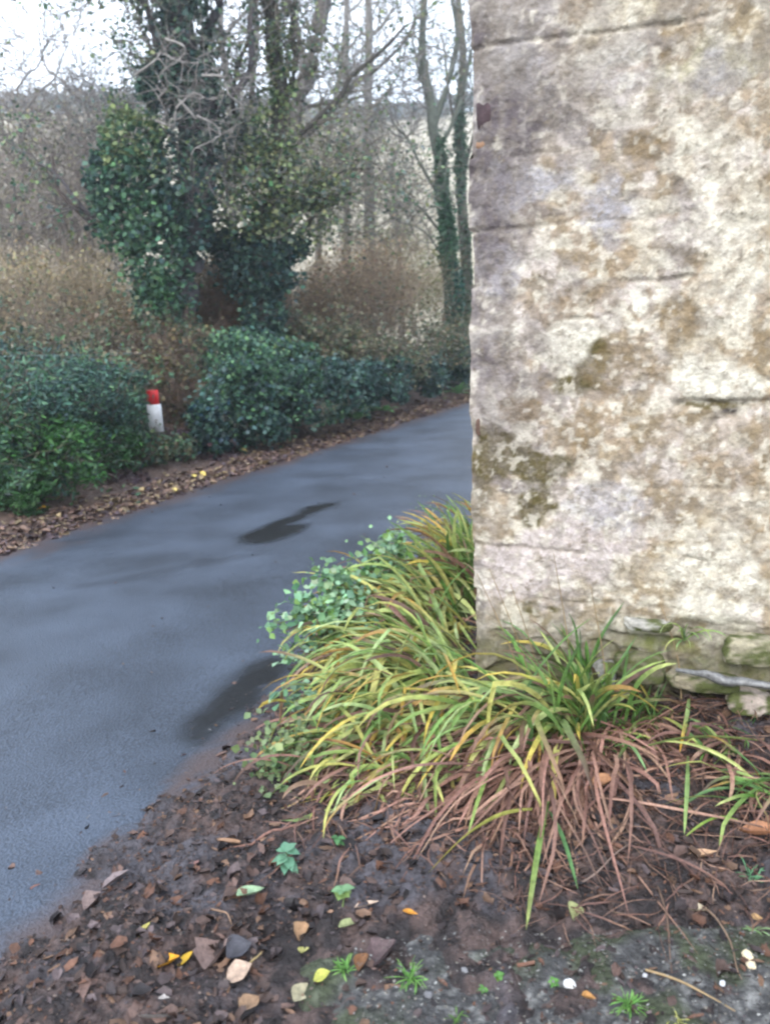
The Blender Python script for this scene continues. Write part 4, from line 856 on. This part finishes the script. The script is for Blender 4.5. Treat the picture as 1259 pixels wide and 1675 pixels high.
# ferns on the bank
def fern(label, px, py, Y, n_, L, seed):
    rg = np.random.default_rng(seed); p0 = W(px, py, Y); p0[0] = min(p0[0], xL(p0[1]) - .05); p0[2] = max(p0[2] - .15, gz(p0[0:1], p0[1:2])[0]); t = thing("fern", label, "fern", p0, "green ferns on the far bank")
    VV, FF, CC, k = [], [], [], 0
    for i in range(n_):
        az = -PI / 2 + rg.uniform(-1.5, 1.5); V, f, c_ = star_leaf(rg, p0, az, rg.uniform(.2, 1.0), L * rg.uniform(.7, 1.1), L * .22, (.12, .26, .10), 10)
        VV.append(V); FF.append(f + k); CC.append(c_); k += len(V)
    mesh_obj("frond", np.concatenate(VV), FF, M_leaf, parent=t, col=np.concatenate(CC), loc=p0)
fern("bright green fern in the middle of the blue-green ivy bank", 590, 668, 10.9, 12, .42, 611)
fern("smaller green fern right of the bright one nearer the wall", 632, 655, 11.7, 9, .34, 612)
fern("green fern at the far end of the bank almost touching the wall edge", 748, 630, 15.0, 8, .4, 613)
bush("dead_plant_heap", "purple-brown heap of dead foliage at the lane edge right of the post", [(325, 748, 52, 17, 9.0, 1), (275, 762, 35, 14, 8.6, .5), (170, 795, 60, 14, 7.7, .6)], 3600, .06, [(.05, .032, .04), (.07, .045, .05), (.10, .07, .07)], 609, stems=10, cat="dead foliage", droop=.4)

# brown and yellow scrub behind
SCR = [(.20, .145, .10), (.16, .115, .08), (.25, .19, .13), (.13, .10, .08)]
def scrub(name, label, blobs, seed, stems, pal, n_leaf=0, lpal=None, L=1.0, R=.008, group=None, depth=3, up=.5, child=3, Kc=3):
    rg = np.random.default_rng(seed); cen = [ell(*b[:4], b[4]) for b in blobs]; wsum = sum(b[5] for b in blobs)
    root = ground_at(*min(cen, key=lambda q_: q_[0][2])[0][:2]); t = thing(name, label, "shrub", root, group); sg, Cs = [], []
    for (c_, r_), b in zip(cen, blobs):
        m_ = max(4, int(stems * b[5] / wsum)); st = c_ + rg.uniform(-1, 1, (m_, 3)) * r_ * [.9, .9, .2] - [0, 0, r_[2] * .85]
        d = rg.normal(size=(m_, 3)) * .45 + [0, 0, 1.0]; sg.append(twigs(st, d, L * float(r_[2]) * 1.1, R, depth, rg, child, .8, up))
        if n_leaf: Cs.append(shell(c_, r_, int(n_leaf * b[5] / wsum), rg, .2, .5, seed))
    seg_obj("stem", np.concatenate(sg), t, pal, Kc, seed, loc=root)
    if n_leaf:
        C = np.concatenate(Cs); C[:, 2] = np.maximum(C[:, 2], gz(C[:, 0], C[:, 1]) + .02); V, f, c2 = leaves(C, .05, rg, .8, lpal, .35); mesh_obj("foliage", V, [f], M_leaf, parent=t, col=c2, loc=root)
    return t
scrub("bramble_thicket", "reddish brown bramble thicket between the second ivy tree and the slim ones", [(560, 480, 60, 75, 14.5, 1), (620, 470, 60, 75, 15.5, 1), (520, 500, 45, 60, 13.5, .7)], 701, 300, [(.30, .21, .145), (.22, .16, .11), (.36, .28, .19), (.15, .11, .09)], 8500, [(.30, .21, .13), (.24, .19, .10), (.36, .27, .17), (.17, .13, .09)])
scrub("leafy_scrub", "yellow-green scrub filling the space left of the ivy-clad slim tree", [(680, 480, 60, 60, 18, 1), (720, 440, 50, 60, 19, .7), (820, 450, 70, 70, 24, .6), (920, 440, 80, 80, 28, .6), (620, 400, 70, 40, 20, .6)], 702, 140, [(.24, .22, .13), (.18, .16, .10)], 10000, [(.22, .23, .10), (.28, .27, .14), (.17, .19, .08)])
scrub("bramble_thicket", "straw and brown thicket behind the left hedge below the bare branches", [(60, 490, 95, 80, 12.0, 1), (170, 500, 80, 80, 12.3, 1), (-60, 480, 90, 90, 12, .6)], 703, 380, [(.34, .27, .19), (.25, .20, .15), (.42, .35, .25), (.15, .12, .09)], 8000, [(.34, .29, .17), (.27, .23, .12), (.42, .33, .17), (.22, .23, .12)])
scrub("bare_thicket", "grey-brown mass of fine bare twigs at the far left", [(40, 330, 95, 120, 14.5, 1), (60, 215, 110, 60, 15.5, .5), (180, 225, 60, 60, 16, .35), (150, 340, 75, 110, 15.5, .9), (-70, 330, 90, 120, 14, .6)], 704, 420, [(.29, .25, .235), (.22, .19, .18), (.36, .32, .29), (.13, .11, .11)], 13000, [(.23, .22, .13), (.28, .25, .17), (.18, .19, .11), (.33, .28, .20), (.15, .13, .10)], L=1.1)
scrub("bare_thicket", "fine bluish twigs reaching into the sky left of the tall ivy trunk", [(180, 200, 70, 90, 14.0, 1), (60, 250, 80, 60, 15, .8), (230, 110, 50, 110, 13.5, .9)], 705, 45, [(.10, .10, .11), (.13, .12, .12)], 1500, [(.06, .09, .08), (.09, .11, .09)], L=1.2)
scrub("orange_scrub", "orange-brown dead scrub framed between the two ivy-clad stems", [(365, 490, 55, 75, 12.6, 1.3), (190, 540, 60, 35, 11.2, .4)], 706, 260, [(.22, .13, .08), (.17, .105, .07), (.12, .08, .055)], 6000, [(.22, .14, .075), (.17, .12, .07), (.12, .095, .05), (.10, .11, .045)])
scrub("bare_thicket", "pale mass of fine branches in front of the hillside field in the gap", [(600, 320, 90, 110, 20, 1), (440, 215, 90, 60, 17.5, .5), (560, 215, 80, 50, 19, .45), (520, 280, 70, 90, 18, .8), (690, 330, 60, 100, 21, .7)], 707, 160, [(.23, .215, .19), (.19, .17, .15), (.29, .27, .23)], 9500, [(.23, .22, .13), (.28, .25, .17), (.18, .19, .11), (.33, .28, .20), (.15, .13, .10)], L=1.15, R=.010)

def tree(name, label, trunk, rad, Y, limbs, seed, ivy=(), n_ivy=0, tw=None, pal=TW, tpal=None, leafpal=IVY, leafsize=.065, group=None, twd=2, K=12, tspread=.7, aspect=.9, rmin=.0045):
    """trunk: px nodes at depth Y (+dy); limbs: list of (nodes px, r0, r1); tw: (n per limb, L)"""
    rg = np.random.default_rng(seed)
    P = lambda nd: np.array([W(a[0], a[1], Y + (a[2] if len(a) > 2 else 0)) for a in nd])
    tn = P(trunk); g0 = gz(tn[:1, 0], tn[:1, 1])[0]; tn = np.concatenate([[[tn[0, 0], tn[0, 1], g0 - .05]], tn]) if tn[0, 2] > g0 + .05 else tn
    root = np.array([tn[0, 0], tn[0, 1], g0]); t = thing(name, label, "tree", root, group)
    rr_ = np.concatenate([[rad[0] * 1.25], np.interp(np.linspace(0, 1, len(tn) - 1), [0, 1], rad)]) if len(tn) > len(trunk) else np.interp(np.linspace(0, 1, len(tn)), [0, 1], rad)
    V, f, Pc, Rc = limb(tn, rr_, K, 6, .06, seed); c_ = pick(rg, tpal or pal, 1, 0) * np.ones((len(V), 1))
    mesh_obj("trunk", V, [f], M_bark, parent=t, col=c_, loc=root, smooth=True)
    starts, dirs = [], []
    for (nd, r0, r1) in limbs:
        V, f, Pl, Rl = limb(P(nd), [r0 + (r1 - r0) * q_ / (len(nd) - 1) for q_ in range(len(nd))], 8, 6, .10, seed + len(nd)); mesh_obj("limb", V, [f], M_bark, parent=t, col=pick(rg, tpal or pal, 1, .1) * np.ones((len(V), 1)), loc=root, smooth=True)
        if tw:
            k = rg.integers(len(Pl) // 4, len(Pl), tw[0]); starts.append(Pl[k]); D = np.gradient(Pl, axis=0); D /= np.linalg.norm(D, axis=1, keepdims=True); dirs.append(D[k] + .75 * rg.normal(size=(tw[0], 3)))
    if tw:
        k = rg.integers(len(Pc) // 3, len(Pc), tw[0] * 2); starts.append(Pc[k]); d = rg.normal(size=(tw[0] * 2, 3)); d[:, 2] = np.abs(d[:, 2]) * .8; dirs.append(d)
        sg = twigs(np.concatenate(starts), np.concatenate(dirs), tw[1], tw[2] if len(tw) > 2 else .014, twd, rg, 3, tspread, .2); sg[:, 6:] = np.maximum(sg[:, 6:], rmin)
        seg_obj("crown", sg, t, pal, 4, seed, loc=root)
    if n_ivy:
        ws = sum(b[4] for b in ivy); Vs, Fs, Cs, k = [], [], [], 0
        for b in ivy:
            c0_, r0_ = ell(*b[:4], Y + (b[6] if len(b) > 6 else -.15), b[3] * 0 + min(b[2], b[3]) * Y / F * .9); Pp = shell(c0_, r0_, int(n_ivy * b[4] / ws), rg, .55, .45, seed + k % 89, 2.2)
            V, f, c2 = leaves(Pp, leafsize, rg, aspect, b[5] if len(b) > 5 and b[5] else leafpal, .4, droop=.35); Vs.append(V); Fs.append(f + k); Cs.append(c2); k += len(V)
        if tw:
            qq = sg[rg.integers(0, len(sg), int(n_ivy * .35))]; qs = qq[:, 3:6] + rg.normal(size=(len(qq), 3)) * .04
            V, f, c2 = leaves(qs, leafsize * .8, rg, aspect, SPARSE + OLIVE[:3] + leafpal[:2], .4, droop=.3); Vs.append(V); Fs.append(f + k); Cs.append(c2)
        mesh_obj("ivy", np.concatenate(Vs), Fs, M_leaf, parent=t, col=np.concatenate(Cs), loc=root)
    return t
DK = [(.07, .063, .068), (.085, .075, .078)]
DIVY = [(.02, .05, .045), (.032, .075, .06), (.02, .05, .056), (.05, .10, .065)]
SPARSE = [(.09, .125, .105), (.13, .16, .12), (.07, .10, .095)]
OLIVE = [(.15, .20, .085), (.20, .24, .11), (.11, .16, .075), (.25, .27, .14), (.08, .14, .075)]
tree("ivy_tree", "tall ivy-clad tree with a thick dark trunk behind the marker post", [(285, 600), (292, 480), (318, 360), (322, 250), (305, 120), (288, 0), (280, -180), (290, -380)], (.26, .17), 11.2,
     [([(322, 250), (350, 180), (330, 90), (352, 0), (370, -120)], .09, .04), ([(318, 340), (250, 300), (150, 350), (95, 290), (60, 270)], .05, .015), ([(320, 250), (270, 150), (250, 60), (225, -40)], .07, .02), ([(322, 200), (400, 120), (410, 20), (450, -100)], .06, .02), ([(300, 100), (240, 20), (200, -90)], .05, .02)],
     801, [(215, 330, 62, 80, 1.3), (215, 235, 50, 50, .9, OLIVE[:3] + IVY[:2]), (260, 400, 58, 95, 1.5), (268, 500, 42, 60, 1.1, IVY + [(.03, .10, .035)]), (300, 330, 50, 90, 1.1, DIVY), (255, 135, 30, 34, .5, DIVY), (305, 60, 42, 90, 1.0, SPARSE + DIVY), (320, 180, 46, 80, .9, SPARSE + DIVY), (285, -60, 40, 90, .5, SPARSE), (285, 560, 46, 48, .9, IVY), (175, 300, 30, 50, .5, IVYB)], 17000, (14, .9, .011), pal=[(.12, .105, .10), (.15, .13, .12), (.09, .085, .09)], tpal=DK, leafsize=.07)
tree("ivy_tree", "second ivy-clad tree, forked low with a dark leaning stem beside the brown brambles", [(436, 570), (432, 500), (420, 430), (432, 350), (455, 270), (458, 180), (452, 90), (440, -30), (446, -200)], (.17, .09), 11.8,
     [([(430, 480), (380, 420), (340, 370), (330, 300)], .10, .05), ([(432, 450), (480, 400), (520, 340), (575, 310)], .06, .015), ([(440, 360), (500, 330), (540, 290), (600, 270)], .04, .012), ([(455, 290), (400, 230), (380, 150), (400, 60)], .05, .02), ([(455, 270), (500, 210), (560, 150), (620, 90), (660, 40)], .05, .014), ([(456, 180), (480, 120), (478, 20), (500, -80)], .05, .02)],
     802, [(425, 440, 58, 46, 1.6, DIVY), (430, 510, 34, 50, 1.0, DIVY), (375, 405, 36, 30, .6, DIVY), (475, 405, 32, 20, .4, DIVY), (425, 560, 50, 30, .6, IVY), (380, 330, 70, 70, 1.1, OLIVE + IVY[3:]), (440, 300, 85, 62, 1.2, OLIVE + SPARSE), (480, 370, 60, 36, .5, OLIVE + SPARSE), (440, 230, 45, 50, .4, OLIVE), (400, 240, 45, 40, .4, SPARSE), (460, 110, 22, 60, .3, OLIVE), (520, 310, 50, 28, .35, SPARSE + OLIVE)], 15000, (14, .85, .010), pal=[(.14, .12, .10), (.11, .10, .085), (.18, .16, .13)], tpal=[(.06, .055, .05)], leafsize=.06)
tree("twin_stem_tree", "slim bare tree with ivy up its stem, closest to the edge of the wall", [(742, 545), (738, 470), (730, 400), (722, 300), (708, 200), (700, 150), (690, 70), (700, -40)], (.17, .05), 17,
     [([(710, 210), (735, 130), (745, 40), (738, -60)], .07, .02), ([(725, 330), (690, 270), (660, 220), (640, 200)], .04, .012), ([(728, 390), (690, 340), (650, 310), (620, 280)], .03, .01), ([(702, 160), (680, 110), (672, 40)], .035, .012), ([(716, 250), (750, 170), (775, 60)], .05, .02), ([(735, 440), (700, 390), (640, 350)], .025, .01)],
     803, [(742, 490, 15, 55, 1, [(.02, .085, .055), (.03, .10, .065), (.02, .07, .06)]), (732, 390, 15, 60, 1, [(.03, .09, .05), (.05, .11, .06)]), (722, 290, 11, 60, .7, [(.05, .11, .06), (.07, .12, .08)])], 5200, (9, 1.0, .012), pal=[(.14, .13, .125), (.11, .11, .105)], tpal=[(.09, .10, .085)], leafsize=.06)
tree("slim_tree", "green-stemmed slim tree half hidden by the wall edge behind the twin-stemmed one", [(768, 540), (764, 440), (757, 330), (752, 220), (756, 120), (748, 0), (740, -120)], (.14, .05), 18.5, [([(757, 300), (775, 220), (790, 120)], .05, .02), ([(752, 240), (735, 150), (720, 60)], .04, .012)],
     804, [(752, 250, 11, 80, 1, [(.06, .12, .08), (.08, .14, .09)]), (762, 440, 9, 80, .7, [(.06, .10, .06)])], 2200, (8, .9, .012), pal=[(.15, .14, .13)], tpal=[(.12, .11, .09)], leafsize=.06)
tree("bare_tree", "grey-brown bare tree with a thick curving limb against the sky in the middle", [(455, 420), (465, 330), (470, 240), (480, 170), (505, 110), (528, 10), (540, -150)], (.22, .12), 15.5, [([(470, 250), (520, 200), (580, 130), (650, 80), (680, 20)], .06, .015), ([(482, 180), (540, 170), (600, 150)], .04, .012), ([(470, 230), (450, 130), (455, 10)], .08, .03), ([(500, 120), (480, 40), (465, -40)], .06, .03)],
     805, tw=(7, 1.2, .014), pal=[(.21, .20, .195), (.18, .17, .17)], tpal=[(.10, .09, .085)], twd=2, rmin=.006)
for k, (lab, tr, rad, Yd) in enumerate([
    ("straight slender tree with a pole-like trunk in the centre gap", [(606, 420), (604, 300), (600, 180), (602, 60), (598, -80)], (.13, .07), 20),
    ("thin tree just left of the pole-like trunk in the gap", [(566, 400), (568, 280), (566, 150), (568, 20), (572, -100)], (.10, .05), 22),
    ("thin leaning tree between the curved limb and the pole-like trunk", [(520, 420), (528, 300), (545, 180), (560, 90), (575, -30)], (.09, .03), 21),
    ("pale thin tree close behind the tall ivy trunk on its right", [(385, 420), (380, 300), (378, 180), (362, 60), (366, -60)], (.09, .04), 17),
    ("bare tree right behind the second ivy tree with upright forks", [(420, 400), (415, 280), (412, 180), (418, 60), (410, -80)], (.09, .04), 18),
    ("bare tree at the far left edge rising from the twig mass", [(40, 420), (35, 320), (40, 250), (30, 190), (22, 150)], (.06, .02), 15),
    ("small bare tree with drooping limbs over the pale hillside field", [(655, 440), (650, 350), (640, 280), (655, 230), (640, 190)], (.08, .03), 23),
    ("bare tree behind the left thicket with a dark sloping branch", [(140, 440), (150, 360), (130, 280), (150, 220), (140, 170)], (.09, .025), 16)]):
    lim = []
    rgl = np.random.default_rng(900 + k)
    for j in range(6):
        a = rgl.integers(1, len(tr)); x0, y0 = tr[a]; s_ = rgl.choice([-1, 1]); w_ = rgl.uniform(30, 75) * (16 / Yd) ** .5
        lim.append(([(x0, y0), (x0 + s_ * w_ * .5, y0 - w_ * .5), (x0 + s_ * w_, y0 - w_ * 1.1), (x0 + s_ * w_ * 1.2, y0 - w_ * 1.9)], rad[0] * .35, .012))
    tree("bare_tree", lab, tr, rad, Yd, lim, 820 + k, tw=(6, 1.05, .011), pal=[(.21, .20, .195), (.18, .17, .17), (.25, .235, .22)], tpal=[(.20, .19, .18)], group="bare trees behind the ivy-clad ones", twd=2, rmin=.0055, K=8)
# hanging grey branches in front of the tall trunk
rg = np.random.default_rng(71)
sg = []
bnodes = [[(262, 200), (290, 190), (315, 155), (345, 175), (368, 165)], [(300, 165), (325, 195), (352, 212), (345, 240), (318, 265)], [(340, 120), (368, 140), (385, 170), (400, 190)], [(280, 60), (300, 100), (270, 130), (262, 170)], [(230, 120), (262, 95), (300, 108), (330, 100)]]
t0 = W(300, 165, 10.6); brt = thing("dead_branch", "pale grey dead branches hanging tangled in front of the tall dark trunk", "branch", t0)
for nd in bnodes:
    Pn = np.array([W(a, b_, 10.55) for a, b_ in nd]); V, f, Pl, _ = limb(Pn, np.linspace(.017, .005, len(Pn)), 6, 6, .16, len(nd))
    mesh_obj("limb", V, [f], M_bark, parent=brt, col=np.tile([.23, .215, .205], (len(V), 1)), loc=t0, smooth=True)
    k = rg.integers(1, len(Pl), 12); sg.append(twigs(Pl[k], rg.normal(size=(12, 3)), .45, .006, 2, rg, 2))
seg_obj("twigs", np.concatenate(sg), brt, [(.22, .20, .19)], 4, 5, loc=t0)
# leaning dark bough over the left thicket
Pn = np.array([W(a, b_, 11.4) for a, b_ in [(205, 395), (165, 372), (130, 345), (100, 320), (90, 285), (85, 250)]]); V, f, Pl, _ = limb(Pn, np.linspace(.05, .012, 6), 8, 6, .05, 3)
mesh_obj("bough", V, [f], M_bark, col=np.tile([.07, .055, .05], (len(V), 1)), loc=Pn[0], smooth=True, label="dark crooked bough reaching left over the thicket from the ivy", cat="branch")
# far wood on the ridge
wx = []; rg = np.random.default_rng(72)
m_ = 5200; x = rg.uniform(-120, 170, m_); y = 122 + rg.uniform(-6, 22, m_) - .2 * np.abs(x)
z = -1.2 + 33 * sstep(20, 150, y + .25 * np.abs(x)) + 2.5 * (fbm(x * .03, y * .03, 0, 51) - .5)
hh = 2.2 * rg.random(m_) ** .6 * (.6 + .8 * vn(x * .12, y * .12, 0, 3))
V, f, C = leaves(np.stack([x, y, z + hh], -1), 1.7, rg, .9, [(.09, .11, .09), (.12, .13, .11), (.08, .10, .10), (.15, .14, .12)], .3)
mesh_obj("distant_wood", V, [f], M_leaf, col=C, kind="stuff")

# ------------------------------------------------------------------ marker post
PY_ = 8.3
pb = W(262, 748, PY_); pb[2] = gz(pb[:1], pb[1:2])[0]
post = thing("marker_post", "roadside marker post with red top and white band beside the ivy mound", "post", pb)
zr0, zr1, zr2 = [W(258, q_, PY_)[2] - pb[2] for q_ in (706, 661, 638)]
lean = np.array([-.025, 0, 1.0]); lean /= np.linalg.norm(lean)
def plank(z0, z1, w_, d_, name, mat_):
    """rounded board section along the lean axis"""
    xs = []; bev = .012
    prof = [(-w_ / 2 + bev, -d_ / 2), (w_ / 2 - bev, -d_ / 2), (w_ / 2, -d_ / 2 + bev), (w_ / 2, d_ / 2 - bev), (w_ / 2 - bev, d_ / 2), (-w_ / 2 + bev, d_ / 2), (-w_ / 2, d_ / 2 - bev), (-w_ / 2, -d_ / 2 + bev)]
    V = [pb + lean * zz + np.array([a * sc_, b_ * sc_, 0]) for zz, sc_ in [(z0, 1), (z1 - .008, 1), (z1, .9)] for a, b_ in prof]
    V = np.array(V); f = np.array([[r_ * 8 + i, r_ * 8 + (i + 1) % 8, r_ * 8 + 8 + (i + 1) % 8, r_ * 8 + 8 + i] for r_ in range(2) for i in range(8)])
    mesh_obj(name, V, [f, np.array([[16, 17, 18, 19, 20, 21, 22, 23]]), np.array([[7, 6, 5, 4, 3, 2, 1, 0]])], mat_, parent=post, loc=pb)
plank(-.12, zr0, .07, .045, "shaft", material("dark_post", rough=.7, base=(.06, .075, .075), vary=.4, vscale=20))
plank(zr0, zr1, .135, .07, "white_band", material("white_reflective", rough=.45, base=(.62, .63, .66), vary=.22, vscale=9))
plank(zr1, zr2, .11, .062, "red_top", material("red_paint", rough=.45, base=(.62, .025, .03), vary=.1, vscale=12))
# old wire fence strand and posts behind the hedge
wa, wb = W(40, 582, 8.8), W(232, 577, 10.2)
fence = thing("wire_fence", "thin grey-green rail of an old fence running level above the dark hedge", "fence", ground_at(wa[0], wa[1]))
V, f, _, _ = limb([W(-60, 585, 8.2), wa, (wa + wb) / 2 + [0, 0, -.01], wb], [.009, .009, .009, .008], 6, 6)
mesh_obj("rail", V, [f], M_bark, parent=fence, col=np.tile([.16, .23, .22], (len(V), 1)), loc=np.array(fence.location))
for pp in (wa,):
    g0 = ground_at(pp[0], pp[1]); V, f, _, _ = limb([g0 - [0, 0, .1], pp + [0, .03, .06]], [.04, .036], 8, 2)
    mesh_obj("fence_post", V, [f], M_bark, parent=fence, col=np.tile([.14, .13, .11], (len(V), 1)), loc=np.array(fence.location))

# ------------------------------------------------------------------ damp winter air
hb = [(-280, -70, -12), (280, -70, -12), (280, 320, -12), (-280, 320, -12), (-280, -70, 37.5), (280, -70, 37.5), (280, 320, 37.5), (-280, 320, 37.5)]
hm = bpy.data.materials.new("damp_air"); hm.use_nodes = True; hn_ = hm.node_tree; hn_.nodes.remove(hn_.nodes["Principled BSDF"])
pv = hn_.nodes.new("ShaderNodeVolumePrincipled"); pv.inputs["Color"].default_value = (.85, .92, 1, 1); pv.inputs["Density"].default_value = .0023; pv.inputs["Anisotropy"].default_value = .2
hn_.links.new(pv.outputs[0], hn_.nodes["Material Output"].inputs["Volume"])
mesh_obj("haze", hb, [[[0, 3, 2, 1], [4, 5, 6, 7], [0, 1, 5, 4], [1, 2, 6, 5], [2, 3, 7, 6], [3, 0, 4, 7]]], hm, kind="stuff")
